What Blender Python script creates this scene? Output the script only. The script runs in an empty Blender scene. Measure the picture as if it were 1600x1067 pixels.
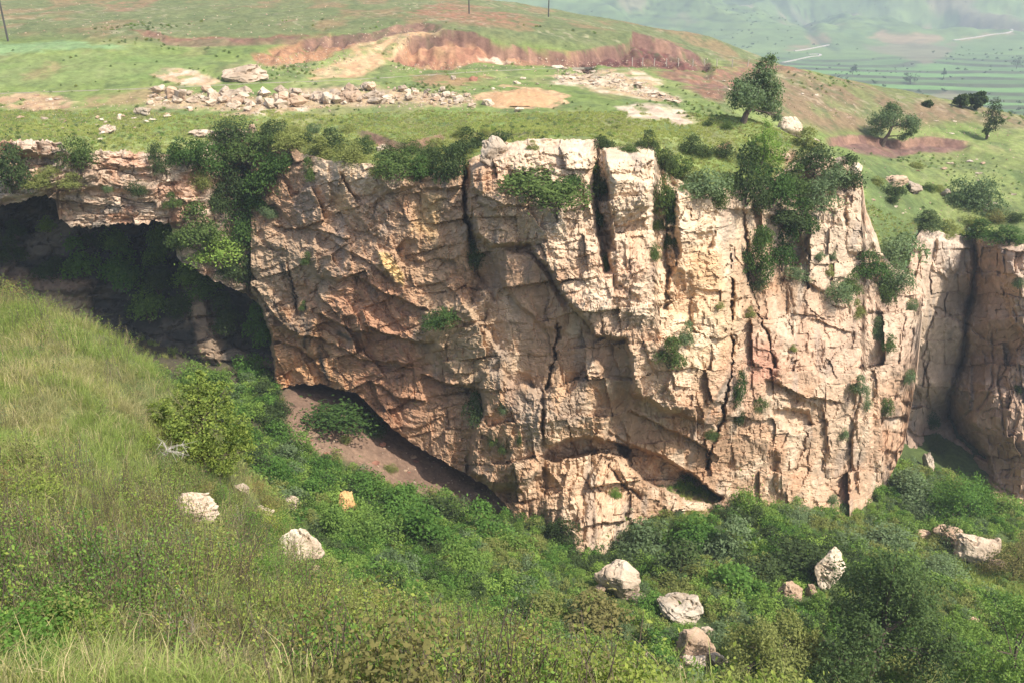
import bpy, bmesh, math, random
import numpy as np
from mathutils import Vector, Matrix
from mathutils.bvhtree import BVHTree

# ------------------------------------------------------------------ camera, world, sun, exposure
scene = bpy.context.scene
COL = scene.collection
PITCH = math.radians(21.5)
FPX = 1460.0                                   # focal length in pixels of a 1600 px wide picture
cam_data = bpy.data.cameras.new("camera")
cam_data.sensor_width = 36.0
cam_data.lens = 36.0 * FPX / 1600.0
cam_data.clip_start = 0.1
cam_data.clip_end = 15000.0
cam = bpy.data.objects.new("camera", cam_data)
COL.objects.link(cam)
cam.location = (0, 0, 0)
cam.rotation_euler = (math.radians(90) - PITCH, 0, 0)
scene.camera = cam

SUN_AZ = (0.745, -0.667)                        # horizontal direction towards the sun (x right, y away)
SUN_EL = math.radians(51)
world = bpy.data.worlds.new("World")
scene.world = world
world.use_nodes = True
wn = world.node_tree
bg = wn.nodes["Background"]
sky = wn.nodes.new("ShaderNodeTexSky")
sky.sky_type = 'NISHITA'
sky.sun_disc = False
sky.sun_elevation = SUN_EL
sky.sun_rotation = math.atan2(SUN_AZ[0], SUN_AZ[1])
sky.air_density = 1.0
sky.dust_density = 2.5
wn.links.new(sky.outputs[0], bg.inputs[0])
bg.inputs[1].default_value = 0.15

sun_data = bpy.data.lights.new("sun", 'SUN')
sun_data.energy = 4.1
sun_data.angle = math.radians(0.6)
sun_data.color = (1.0, 0.95, 0.87)
sun = bpy.data.objects.new("sun", sun_data)
COL.objects.link(sun)
sd_ = Vector((SUN_AZ[0] * math.cos(SUN_EL), SUN_AZ[1] * math.cos(SUN_EL), math.sin(SUN_EL)))
sun.rotation_euler = sd_.to_track_quat('Z', 'Y').to_euler()
sun.location = (60, -20, 120)

vs = scene.view_settings
vs.view_transform = 'Standard'
vs.look = 'None'
vs.gamma = 1.0
vs.use_curve_mapping = False
vs.exposure = 0.82
scene.cycles.use_denoising = True
scene.cycles.max_bounces = 6
scene.cycles.diffuse_bounces = 3
scene.cycles.glossy_bounces = 1
scene.cycles.transmission_bounces = 3
scene.cycles.transparent_max_bounces = 4
scene.cycles.volume_bounces = 0
scene.cycles.sample_clamp_indirect = 4.0

# ------------------------------------------------------------------ helpers: survey lines, noise, fields
CP, SP = math.cos(PITCH), math.sin(PITCH)


def at(px, py, Y):
    """the point of the place that stands Y metres ahead on the sight line of a photo pixel"""
    xc = (np.asarray(px, float) - 800.0) / FPX
    yc = (533.5 - np.asarray(py, float)) / FPX
    dy = CP + yc * SP
    s = np.asarray(Y, float) / dy
    return xc * s, np.asarray(Y, float) + 0 * s, (-SP + yc * CP) * s


def proj(X, Y, Z):
    d = np.maximum(Y * CP - Z * SP, 0.2)
    u = Y * SP + Z * CP
    return 800.0 + FPX * X / d, 533.5 - FPX * u / d


def hsh(ix, iy, iz, seed):
    with np.errstate(over='ignore'):
        h = (ix.astype(np.int64) * 374761393 + iy.astype(np.int64) * 668265263 + iz.astype(np.int64) * 2147483647 + seed * 1274126177).astype(np.uint32)
        h ^= h >> np.uint32(13)
        h = h * np.uint32(1274126177)
        h ^= h >> np.uint32(16)
        h = h * np.uint32(2246822519)
        h ^= h >> np.uint32(13)
    return h.astype(np.float64) / 4294967295.0


def vnoise(x, y, z, seed=0):
    x, y, z = np.broadcast_arrays(np.asarray(x, float), np.asarray(y, float), np.asarray(z, float))
    ix, iy, iz = np.floor(x), np.floor(y), np.floor(z)
    fx, fy, fz = x - ix, y - iy, z - iz
    fx = fx * fx * fx * (fx * (fx * 6 - 15) + 10)
    fy = fy * fy * fy * (fy * (fy * 6 - 15) + 10)
    fz = fz * fz * fz * (fz * (fz * 6 - 15) + 10)
    r = 0
    for a in (0, 1):
        wa = fx if a else 1 - fx
        for b in (0, 1):
            wb = fy if b else 1 - fy
            for c in (0, 1):
                wc = fz if c else 1 - fz
                r = r + wa * wb * wc * hsh(ix + a, iy + b, iz + c, seed)
    return r * 2 - 1


def fbm(x, y, z=0.0, octv=4, seed=0, gain=0.5, lac=2.03):
    t, a, s = 0, 1.0, 0
    for o in range(octv):
        t = t + a * vnoise(np.asarray(x) * lac ** o + 17.3 * o, np.asarray(y) * lac ** o - 9.1 * o, np.asarray(z) * lac ** o, seed + o)
        s += a
        a *= gain
    return t / s


def facets(u, v, size, seed, tilt=0.5, crack=0.35, cw=0.10):
    """broken-rock relief: random tilted planes in irregular cells, with joints between them"""
    x, y = u / size, v / size
    ix, iy = np.floor(x), np.floor(y)
    z0 = np.zeros_like(ix)
    d1 = np.full(x.shape, 9.0)
    d2 = np.full(x.shape, 9.0)
    h = np.zeros(x.shape)
    for a in (-1, 0, 1):
        for b in (-1, 0, 1):
            cx, cy = ix + a, iy + b
            sx = cx + 0.1 + 0.8 * hsh(cx, cy, z0, seed)
            sy = cy + 0.1 + 0.8 * hsh(cx, cy, z0, seed + 1)
            dx, dy = x - sx, y - sy
            d = np.sqrt(dx * dx + dy * dy)
            hh = (hsh(cx, cy, z0, seed + 2) - 0.5) + tilt * ((hsh(cx, cy, z0, seed + 3) - 0.5) * dx + (hsh(cx, cy, z0, seed + 4) - 0.5) * dy) * 2
            near = d < d1
            d2 = np.where(near, d1, np.minimum(d2, d))
            h = np.where(near, hh, h)
            d1 = np.where(near, d, d1)
    e = d2 - d1
    return h - crack * np.exp(-(e / cw) ** 2)


def smooth(a, b, x):
    t = np.clip((x - a) / (b - a), 0, 1)
    return t * t * (3 - 2 * t)


def field(pts, vals):
    """smooth interpolation through scattered control points (linear radial basis + plane)"""
    P = np.array(pts, float)
    V = np.array(vals, float)
    n = len(P)
    D = np.sqrt(((P[:, None] - P[None]) ** 2).sum(-1))
    A = np.zeros((n + 3, n + 3))
    A[:n, :n] = D - np.eye(n) * 0.02
    A[:n, n] = 1
    A[:n, n + 1:] = P
    A[n, :n] = 1
    A[n + 1:, :n] = P.T
    rhs = np.zeros(n + 3)
    rhs[:n] = V
    w = np.linalg.lstsq(A, rhs, rcond=None)[0]

    def f(x, y):
        x = np.asarray(x, float)
        y = np.asarray(y, float)
        sh = np.broadcast(x, y).shape
        x = np.broadcast_to(x, sh).ravel()
        y = np.broadcast_to(y, sh).ravel()
        out = np.zeros(x.size)
        for i in range(n):
            out += w[i] * np.sqrt((x - P[i, 0]) ** 2 + (y - P[i, 1]) ** 2)
        out += w[n] + w[n + 1] * x + w[n + 2] * y
        return out.reshape(sh)
    return f


def blend(pts, vals, x, y, rad):
    """gaussian-weighted average of tones"""
    V = np.array(vals, float)
    tot = np.zeros(x.shape + (V.shape[1],))
    ws = np.zeros(x.shape) + 1e-9
    for (a, b), v in zip(pts, V):
        w = np.exp(-((x - a) ** 2 + (y - b) ** 2) / (2 * rad * rad)) + 1e-6
        tot += w[..., None] * v
        ws += w
    return tot / ws[..., None]


def sdpoly(X, Y, poly, margin=40):
    """signed distance to a closed outline, positive inside"""
    out = np.full(X.shape, -1e3)
    p = np.array(poly, float)
    m = (X > p[:, 0].min() - margin) & (X < p[:, 0].max() + margin) & (Y > p[:, 1].min() - margin) & (Y < p[:, 1].max() + margin)
    if not m.any():
        return out
    x, y = X[m], Y[m]
    d = np.full(x.shape, 1e9)
    ins = np.zeros(x.shape, bool)
    for i in range(len(p)):
        ax, ay = p[i - 1]
        bx, by = p[i]
        ex, ey = bx - ax, by - ay
        t = np.clip(((x - ax) * ex + (y - ay) * ey) / (ex * ex + ey * ey + 1e-12), 0, 1)
        d = np.minimum(d, (x - ax - t * ex) ** 2 + (y - ay - t * ey) ** 2)
        c = (ay > y) != (by > y)
        with np.errstate(divide='ignore', invalid='ignore'):
            ins ^= c & (x < (bx - ax) * (y - ay) / (by - ay + 1e-12) + ax)
    out[m] = np.where(ins, 1, -1) * np.sqrt(d)
    return out


def dline(X, Y, line):
    d = np.full(X.shape, 1e9)
    p = np.array(line, float)
    for i in range(1, len(p)):
        ax, ay = p[i - 1]
        ex, ey = p[i] - p[i - 1]
        t = np.clip(((X - ax) * ex + (Y - ay) * ey) / (ex * ex + ey * ey + 1e-12), 0, 1)
        d = np.minimum(d, (X - ax - t * ex) ** 2 + (Y - ay - t * ey) ** 2)
    return np.sqrt(d)


def mixc(a, b, t):
    a = np.asarray(a, float)
    b = np.asarray(b, float)
    return a * (1 - t[..., None]) + b * t[..., None]


# ------------------------------------------------------------------ tagging and mesh building
def tag(o, label=None, cat=None, group=None, kind=None):
    if label:
        o["label"] = label
    if cat:
        o["category"] = cat
    if group:
        o["group"] = group
    if kind:
        o["kind"] = kind
    return o


def mesh_from(name, verts, faces, mats=(), fmat=None, smooth_=False, col=None):
    """faces: (n,3) or (n,4) integer array, or a list of such arrays"""
    me = bpy.data.meshes.new(name)
    verts = np.asarray(verts, np.float32).reshape(-1, 3)
    fl = [np.asarray(f, np.int32) for f in (faces if isinstance(faces, list) else [faces]) if len(f)]
    me.vertices.add(len(verts))
    me.vertices.foreach_set("co", verts.ravel())
    loops = np.concatenate([f.ravel() for f in fl])
    sizes = np.concatenate([np.full(len(f), f.shape[1], np.int32) for f in fl])
    starts = np.concatenate([[0], np.cumsum(sizes)[:-1]]).astype(np.int32)
    me.loops.add(len(loops))
    me.loops.foreach_set("vertex_index", loops)
    me.polygons.add(len(sizes))
    me.polygons.foreach_set("loop_start", starts)
    me.polygons.foreach_set("loop_total", sizes)
    if fmat is not None:
        me.polygons.foreach_set("material_index", np.asarray(fmat, np.int32))
    me.polygons.foreach_set("use_smooth", np.full(len(sizes), smooth_, bool))
    for m in mats:
        me.materials.append(m)
    me.update(calc_edges=True)
    if col is not None:
        a = me.color_attributes.new("Col", 'FLOAT_COLOR', 'POINT')
        c = np.ones((len(verts), 4), np.float32)
        c[:, :3] = np.asarray(col).reshape(-1, 3)
        a.data.foreach_set("color", c.ravel())
    return me


def obj(name, me, parent=None, loc=None):
    o = bpy.data.objects.new(name, me)
    COL.objects.link(o)
    if parent is not None:
        o.parent = parent
    if loc is not None:
        o.location = loc
    return o


SURF_V, SURF_F = [], []                         # collected ground and rock, for standing things on it


def grid_obj(name, X, Y, Z, mat, col, smooth_, keep=None, collect=True):
    r, c = X.shape
    V = np.stack([X, Y, Z], -1).reshape(-1, 3)
    i = np.arange(r * c).reshape(r, c)
    F = np.stack([i[:-1, :-1], i[:-1, 1:], i[1:, 1:], i[1:, :-1]], -1).reshape(-1, 4)
    if keep is not None:
        k = keep[:-1, :-1] & keep[:-1, 1:] & keep[1:, 1:] & keep[1:, :-1]
        F = F[k.ravel()]
    me = mesh_from(name, V, F[:, ::-1], [mat], smooth_=smooth_, col=col)
    if collect:
        SURF_F.append(F + sum(len(v) for v in SURF_V))
        SURF_V.append(V)
    return obj(name, me)


# ------------------------------------------------------------------ materials
def new_mat(name):
    m = bpy.data.materials.new(name)
    m.use_nodes = True
    nt = m.node_tree
    return m, nt, nt.nodes["Principled BSDF"]


def N(nt, t, **kw):
    n = nt.nodes.new(t)
    for k, v in kw.items():
        setattr(n, k, v)
    return n


def ground_mat(name, scale=1.0, bump=0.5, lo=0.72, hi=1.3, rough=0.95, bscale=3.0, bdist=0.15, voro=0.0):
    """surface whose tone comes from the painted survey colours, with two sizes of grain and real bump"""
    m, nt, b = new_mat(name)
    L = nt.links
    att = N(nt, 'ShaderNodeAttribute', attribute_name="Col")
    tc = N(nt, 'ShaderNodeTexCoord')
    n1 = N(nt, 'ShaderNodeTexNoise')
    n1.inputs['Scale'].default_value = scale
    n1.inputs['Detail'].default_value = 8
    n1.inputs['Roughness'].default_value = 0.7
    L.new(tc.outputs['Object'], n1.inputs['Vector'])
    mr = N(nt, 'ShaderNodeMapRange')
    mr.inputs[1].default_value = 0.3
    mr.inputs[2].default_value = 0.7
    mr.inputs[3].default_value = lo
    mr.inputs[4].default_value = hi
    L.new(n1.outputs['Fac'], mr.inputs[0])
    mx = N(nt, 'ShaderNodeVectorMath', operation='SCALE')
    L.new(att.outputs['Color'], mx.inputs[0])
    L.new(mr.outputs[0], mx.inputs['Scale'])
    L.new(mx.outputs[0], b.inputs['Base Color'])
    n2 = N(nt, 'ShaderNodeTexNoise')
    n2.inputs['Scale'].default_value = bscale
    n2.inputs['Detail'].default_value = 10
    n2.inputs['Roughness'].default_value = 0.75
    L.new(tc.outputs['Object'], n2.inputs['Vector'])
    h = n2.outputs['Fac']
    if voro:
        v = N(nt, 'ShaderNodeTexVoronoi', feature='DISTANCE_TO_EDGE')
        v.inputs['Scale'].default_value = voro
        wv = N(nt, 'ShaderNodeVectorMath', operation='MULTIPLY_ADD')
        L.new(n2.outputs['Color'], wv.inputs[0])
        wv.inputs[1].default_value = (0.6, 0.6, 0.6)
        L.new(tc.outputs['Object'], wv.inputs[2])
        L.new(wv.outputs[0], v.inputs['Vector'])
        mv = N(nt, 'ShaderNodeMapRange')
        mv.inputs[2].default_value = 0.12
        mv.inputs[4].default_value = 0.35
        L.new(v.outputs[0], mv.inputs[0])
        ad = N(nt, 'ShaderNodeMath', operation='ADD')
        L.new(n2.outputs['Fac'], ad.inputs[0])
        L.new(mv.outputs[0], ad.inputs[1])
        h = ad.outputs[0]
    bp = N(nt, 'ShaderNodeBump')
    bp.inputs['Strength'].default_value = bump
    bp.inputs['Distance'].default_value = bdist
    L.new(h, bp.inputs['Height'])
    L.new(bp.outputs[0], b.inputs['Normal'])
    b.inputs['Roughness'].default_value = rough
    b.inputs['Specular IOR Level'].default_value = 0.15
    return m


M_ROCK = ground_mat("limestone", 0.9, 0.7, 0.74, 1.26, 0.95, 2.6, 0.22)
M_GROUND = ground_mat("grassland_soil", 1.3, 0.8, 0.72, 1.28, 1.0, 3.0, 0.25)
M_RAVINE = ground_mat("ravine_soil", 1.6, 0.8, 0.6, 1.35, 1.0, 2.5, 0.25)
M_FAR = ground_mat("far_slope", 0.03, 0.5, 0.75, 1.25, 1.0, 0.05, 3.0)


def plain_rock(name, c1, c2, scale=1.2, bump=0.8):
    m, nt, b = new_mat(name)
    L = nt.links
    tc = N(nt, 'ShaderNodeTexCoord')
    oi = N(nt, 'ShaderNodeObjectInfo')
    off = N(nt, 'ShaderNodeVectorMath', operation='ADD')
    cmb = N(nt, 'ShaderNodeCombineXYZ')
    ml = N(nt, 'ShaderNodeMath', operation='MULTIPLY')
    ml.inputs[1].default_value = 50
    L.new(oi.outputs['Random'], ml.inputs[0])
    L.new(ml.outputs[0], cmb.inputs[0])
    L.new(tc.outputs['Object'], off.inputs[0])
    L.new(cmb.outputs[0], off.inputs[1])
    n1 = N(nt, 'ShaderNodeTexNoise')
    n1.inputs['Scale'].default_value = scale
    n1.inputs['Detail'].default_value = 9
    n1.inputs['Roughness'].default_value = 0.68
    L.new(off.outputs[0], n1.inputs['Vector'])
    cr = N(nt, 'ShaderNodeValToRGB')
    cr.color_ramp.elements[0].position = 0.3
    cr.color_ramp.elements[0].color = (*c1, 1)
    cr.color_ramp.elements[1].position = 0.68
    cr.color_ramp.elements[1].color = (*c2, 1)
    L.new(n1.outputs['Fac'], cr.inputs[0])
    mr = N(nt, 'ShaderNodeMapRange')
    mr.inputs[3].default_value = 0.75
    mr.inputs[4].default_value = 1.15
    L.new(oi.outputs['Random'], mr.inputs[0])
    sc = N(nt, 'ShaderNodeVectorMath', operation='SCALE')
    L.new(cr.outputs[0], sc.inputs[0])
    L.new(mr.outputs[0], sc.inputs['Scale'])
    L.new(sc.outputs[0], b.inputs['Base Color'])
    n2 = N(nt, 'ShaderNodeTexNoise')
    n2.inputs['Scale'].default_value = scale * 3
    n2.inputs['Detail'].default_value = 8
    n2.inputs['Roughness'].default_value = 0.7
    L.new(off.outputs[0], n2.inputs['Vector'])
    bp = N(nt, 'ShaderNodeBump')
    bp.inputs['Strength'].default_value = bump
    bp.inputs['Distance'].default_value = 0.2
    L.new(n2.outputs['Fac'], bp.inputs['Height'])
    L.new(bp.outputs[0], b.inputs['Normal'])
    b.inputs['Roughness'].default_value = 0.95
    b.inputs['Specular IOR Level'].default_value = 0.15
    return m


M_STONE = plain_rock("pale_stone", (0.30, 0.22, 0.15), (0.58, 0.47, 0.35))
M_WHITE = plain_rock("white_stone", (0.33, 0.24, 0.155), (0.70, 0.60, 0.47))
M_TAN = plain_rock("tan_stone", (0.30, 0.19, 0.12), (0.52, 0.38, 0.26))
M_ORANGE = plain_rock("orange_stone", (0.42, 0.22, 0.08), (0.62, 0.40, 0.18))
M_REDROCK = plain_rock("red_stone", (0.22, 0.10, 0.07), (0.36, 0.18, 0.12))


def leaf_mat(name, c1, c2, trans=0.35, vary=0.35, third=None):
    m = bpy.data.materials.new(name)
    m.use_nodes = True
    nt = m.node_tree
    nt.nodes.clear()
    L = nt.links
    out = N(nt, 'ShaderNodeOutputMaterial')
    oi = N(nt, 'ShaderNodeObjectInfo')
    geo = N(nt, 'ShaderNodeNewGeometry')
    add = N(nt, 'ShaderNodeMath', operation='MULTIPLY_ADD')       # random per leaf, shifted per plant
    L.new(geo.outputs['Random Per Island'], add.inputs[0])
    add.inputs[1].default_value = 0.65
    sh = N(nt, 'ShaderNodeMath', operation='MULTIPLY')
    L.new(oi.outputs['Random'], sh.inputs[0])
    sh.inputs[1].default_value = vary
    L.new(sh.outputs[0], add.inputs[2])
    cr = N(nt, 'ShaderNodeValToRGB')
    cr.color_ramp.elements[0].color = (*c1, 1)
    cr.color_ramp.elements[1].color = (*c2, 1)
    if third:
        e = cr.color_ramp.elements.new(0.88)
        e.color = (*c2, 1)
        cr.color_ramp.elements[2].color = (*third, 1)
    L.new(add.outputs[0], cr.inputs[0])
    d = N(nt, 'ShaderNodeBsdfDiffuse')
    t = N(nt, 'ShaderNodeBsdfTranslucent')
    L.new(cr.outputs[0], d.inputs[0])
    br = N(nt, 'ShaderNodeVectorMath', operation='MULTIPLY')
    L.new(cr.outputs[0], br.inputs[0])
    br.inputs[1].default_value = (1.3, 1.35, 0.7)
    L.new(br.outputs[0], t.inputs[0])
    mx = N(nt, 'ShaderNodeMixShader')
    mx.inputs[0].default_value = trans
    L.new(d.outputs[0], mx.inputs[1])
    L.new(t.outputs[0], mx.inputs[2])
    L.new(mx.outputs[0], out.inputs[0])
    return m


LF_DARK = leaf_mat("dark_leaves", (0.032, 0.052, 0.020), (0.085, 0.115, 0.042), .25)
LF_DEEP = leaf_mat("deep_green_leaves", (0.030, 0.062, 0.018), (0.085, 0.14, 0.036), .25)
LF_MID = leaf_mat("green_leaves", (0.048, 0.080, 0.024), (0.12, 0.165, 0.048), .28)
LF_TREE = leaf_mat("gorge_tree_leaves", (0.050, 0.085, 0.030), (0.155, 0.215, 0.075), .4)
LG_DEEP = leaf_mat("deep_green_gorge_leaves", (0.050, 0.115, 0.025), (0.16, 0.28, 0.06), .42)
LG_MID = leaf_mat("green_gorge_leaves", (0.085, 0.15, 0.035), (0.24, 0.35, 0.08), .42)
LF_BRIGHT = leaf_mat("bright_green_leaves", (0.11, 0.19, 0.04), (0.28, 0.38, 0.08))
LF_OLIVE = leaf_mat("olive_leaves", (0.135, 0.15, 0.045), (0.28, 0.30, 0.095))
LF_YELLOW = leaf_mat("yellow_green_leaves", (0.10, 0.15, 0.035), (0.30, 0.34, 0.075), third=(0.38, 0.27, 0.08))
LF_RUST = leaf_mat("rusty_leaves", (0.11, 0.11, 0.04), (0.24, 0.21, 0.08), third=(0.32, 0.12, 0.06))
LF_GREY = leaf_mat("grey_green_leaves", (0.085, 0.125, 0.055), (0.19, 0.25, 0.12))
GR_LIME = leaf_mat("lime_grass_blades", (0.22, 0.25, 0.065), (0.46, 0.46, 0.16), 0.4, 0.35)
GR_GREEN = leaf_mat("green_grass_blades", (0.14, 0.195, 0.05), (0.33, 0.385, 0.115), 0.4, 0.35)
GR_DULL = leaf_mat("dull_grass_blades", (0.19, 0.19, 0.08), (0.40, 0.36, 0.18), 0.4, 0.35)
GR_STRAW = leaf_mat("straw_blades", (0.38, 0.30, 0.15), (0.60, 0.50, 0.28), 0.3, 0.35)


def solid(name, c, rough=0.9):
    m, nt, b = new_mat(name)
    tc = N(nt, 'ShaderNodeTexCoord')
    n = N(nt, 'ShaderNodeTexNoise')
    n.inputs['Scale'].default_value = 6
    n.inputs['Detail'].default_value = 6
    nt.links.new(tc.outputs['Object'], n.inputs['Vector'])
    cr = N(nt, 'ShaderNodeValToRGB')
    cr.color_ramp.elements[0].color = (*[k * 0.65 for k in c], 1)
    cr.color_ramp.elements[1].color = (*[min(1, k * 1.3) for k in c], 1)
    nt.links.new(n.outputs['Fac'], cr.inputs[0])
    nt.links.new(cr.outputs[0], b.inputs['Base Color'])
    b.inputs['Roughness'].default_value = rough
    b.inputs['Specular IOR Level'].default_value = 0.2
    return m


M_BARK = solid("bark", (0.10, 0.075, 0.055))
M_DEADWOOD = solid("bleached_wood", (0.42, 0.38, 0.33))
M_TWIG = solid("dry_twig", (0.26, 0.22, 0.17))
M_POLE = solid("pole_wood", (0.07, 0.065, 0.06))
M_INSUL = solid("insulator_ceramic", (0.35, 0.33, 0.30), 0.4)
M_CONC = solid("pale_concrete", (0.30, 0.27, 0.20))
M_ROAD = solid("pale_road", (0.42, 0.37, 0.31))
M_POST = solid("post_wood", (0.38, 0.33, 0.27))
# ------------------------------------------------------------------ upper ground: meadow, hillside, right shoulder
# ------------------------------------------------------------------ survey of the rock faces
MAIN = [(390, 215, 118), (400, 300, 113), (400, 450, 111), (430, 600, 109), (440, 250, 111.5), (480, 250, 108.5), (470, 400, 107.5), (470, 600, 107), (530, 258, 104.8), (530, 450, 103.6), (560, 612, 105), (590, 262, 102.8),
        (640, 267, 101.5), (640, 450, 100.4), (640, 690, 102), (700, 265, 100.6), (730, 450, 99), (730, 600, 98.8), (700, 730, 100), (770, 765, 98), (830, 690, 95.5), (830, 780, 94.5),
        (760, 235, 100.8), (850, 220, 100), (930, 220, 100), (850, 300, 97.5), (860, 400, 96), (870, 560, 95.8), (860, 660, 94.5), (920, 720, 96.5), (920, 800, 92.5), (920, 872, 89.5), (1000, 234, 100.8), (1000, 330, 98.5), (1000, 420, 96.3), (1000, 560, 94.5), (1000, 660, 97.3), (1000, 790, 95.5),
        (1062, 287, 101), (1070, 400, 98.5), (1080, 560, 97), (1080, 640, 97), (1060, 690, 98.6), (1080, 740, 100.4), (1130, 785, 100), (1110, 294, 102), (1120, 500, 99), (1150, 302, 105), (1200, 288, 111), (1200, 400, 107), (1200, 560, 102.5), (1200, 785, 102.8),
        (1262, 243, 118), (1300, 250, 119), (1262, 340, 113), (1262, 450, 109.5), (1280, 600, 106), (1310, 330, 114), (1340, 272, 119), (1345, 330, 117), (1370, 400, 117.5), (1330, 806, 107.2), (1380, 762, 113.6), (1390, 550, 112), (1440, 470, 118.5), (1420, 640, 116)]
f_main = field([(p[0], p[1]) for p in MAIN], [p[2] for p in MAIN])
m_top = [(390, 208), (400, 208), (430, 213), (470, 240), (530, 255), (590, 258), (640, 264), (700, 262), (735, 250), (790, 224), (830, 219), (930, 219), (933, 219), (938, 236), (945, 232), (1022, 231), (1030, 262), (1062, 284), (1110, 292), (1150, 300), (1200, 285), (1262, 240), (1300, 248), (1340, 268), (1346, 275), (1352, 330), (1372, 380), (1376, 396), (1405, 432), (1440, 445), (1448, 470)]
LEFT = [(-220, 225, 104), (-220, 330, 104.5), (0, 222, 104), (0, 260, 103.5), (0, 318, 104), (60, 219, 104.5), (100, 300, 104.5), (130, 240, 106), (110, 345, 106), (190, 350, 106.5), (230, 238, 108), (220, 300, 106.5), (260, 345, 108), (290, 245, 110), (300, 300, 109.5), (275, 400, 110), (330, 222, 115), (340, 290, 114), (352, 204, 119), (365, 290, 117), (395, 205, 118.5), (400, 300, 116), (330, 350, 112), (380, 380, 113), (300, 400, 110), (345, 440, 110.5), (385, 455, 113), (400, 470, 115), (425, 500, 117), (430, 300, 118)]
f_left = field([(p[0], p[1]) for p in LEFT], [p[2] for p in LEFT])
l_top = [(-220, 224), (0, 222), (40, 219), (95, 222), (105, 236), (135, 246), (160, 236), (235, 238), (262, 246), (290, 245), (330, 222), (352, 204), (395, 203), (430, 205)]
RIGHT = [(1396, 345, 122), (1396, 450, 121), (1396, 750, 121), (1430, 362, 122.5), (1430, 500, 122), (1430, 740, 122), (1480, 368, 126), (1470, 500, 126.5), (1460, 600, 127), (1490, 740, 128), (1518, 373, 130), (1514, 470, 131), (1504, 570, 131), (1482, 650, 129.5), (1530, 375, 129), (1545, 500, 127), (1535, 600, 126.5), (1520, 660, 126.5), (1560, 740, 123.5), (1600, 381, 126), (1590, 430, 124), (1600, 500, 124), (1600, 600, 123), (1600, 700, 120), (1560, 770, 121), (1600, 785, 118.5), (1720, 395, 121), (1720, 600, 117), (1720, 805, 113), (1900, 410, 117), (1900, 830, 108)]
f_right = field([(p[0], p[1]) for p in RIGHT], [p[2] + (3.0 if p[0] < 1495 else 0) + (5.0 if 1481 < p[0] < 1530 and p[2] > 128.5 else 0) for p in RIGHT])
r_top = [(1396, 430), (1412, 440), (1425, 380), (1440, 360), (1480, 366), (1520, 374), (1600, 381), (1720, 395), (1900, 410)]
def _rim(top, f, x0, x1, step=9):
    t = np.array(top, float)
    xs = np.arange(x0, x1, step)
    ys = np.interp(xs, t[:, 0], t[:, 1])
    return [(float(a), float(b), float(c)) for a, b, c in zip(xs, ys, f(xs, ys))]


RIM = [(-420, 226, 104), (-320, 225, 104)] + _rim(l_top, f_left, -220, 396, 11) + _rim(m_top, f_main, 402, 1352, 9) + [(1362, 360, 119.5), (1380, 400, 119.5), (1400, 425, 119.5)] + _rim(r_top, f_right, 1428, 1900, 14)
PLAT = RIM[::2] + [
    (600, 215, 113), (700, 180, 126), (850, 190, 122), (1000, 200, 119), (1180, 190, 124), (1100, 230, 112), (200, 190, 122), (0, 190, 121), (-200, 190, 121),
    (500, 165, 133), (700, 160, 134), (0, 160, 133), (-200, 155, 134), (0, 146, 138), (200, 143, 142), (500, 126, 152), (800, 112, 166), (950, 107, 174), (1100, 103, 184), (1000, 150, 146), (1180, 150, 150),
    (640, 92, 174), (700, 98, 173), (760, 92, 175), (880, 96, 178), (1000, 101, 185), (1100, 104, 196),
    (632, 60, 179), (690, 50, 181), (740, 52, 181), (800, 72, 180), (880, 80, 182), (960, 84, 187), (560, 75, 175), (480, 95, 166), (430, 85, 169), (600, 42, 190), (500, 62, 182),
    (990, 52, 208), (1040, 66, 207), (1090, 88, 206), (1112, 100, 206), (940, 48, 215), (860, 30, 238), (740, 12, 262), (660, 0, 280), (560, -14, 300),
    (300, 68, 178), (400, 60, 182), (0, 66, 172), (200, 67, 172), (-200, 66, 172), (0, 0, 262), (200, 0, 268), (400, 0, 272), (0, -40, 330), (400, -40, 340), (-300, -20, 300), (130, 110, 152), (0, 100, 155), (300, 105, 156),
    (1240, 106, 206), (1180, 104, 200), (1330, 124, 212), (1400, 141, 215), (1500, 160, 212), (1600, 182, 203), (1750, 215, 195), (1900, 245, 188),
    (1250, 160, 172), (1300, 215, 156), (1390, 210, 172), (1390, 240, 162), (1500, 205, 178), (1500, 228, 168), (1545, 215, 174), (1640, 225, 170), (1450, 300, 141), (1600, 330, 136), (1450, 345, 129), (1400, 285, 139), (1380, 330, 128), (1750, 340, 134), (1900, 330, 134), (1300, 180, 170),
]
BEHIND = [(-200, 400, -25), (0, 400, -22), (60, 360, -24), (60, 300, -18), (100, 300, -32), (120, 260, -40), (150, 255, -46), (60, 260, -24), (170, 230, -44), (200, 300, -60), (0, 330, -9), (-60, 340, -4), (-220, 300, 2), (-150, 420, -8), (210, 200, -40)]
pl_xyz = [at(*p) for p in PLAT]
f_plat = field([(float(p[0]), float(p[1])) for p in pl_xyz] + [(b[0], b[1]) for b in BEHIND], [float(p[2]) for p in pl_xyz] + [b[2] for b in BEHIND])
rim_a = np.array([float(at(p[0], p[1], p[2])[0]) / p[2] for p in RIM])
rim_y = np.array([p[2] for p in RIM], float)
o_ = np.argsort(rim_a)
rim_a, rim_y = rim_a[o_], rim_y[o_]
rim_py = np.array([p[1] for p in RIM], float)[o_]

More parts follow.
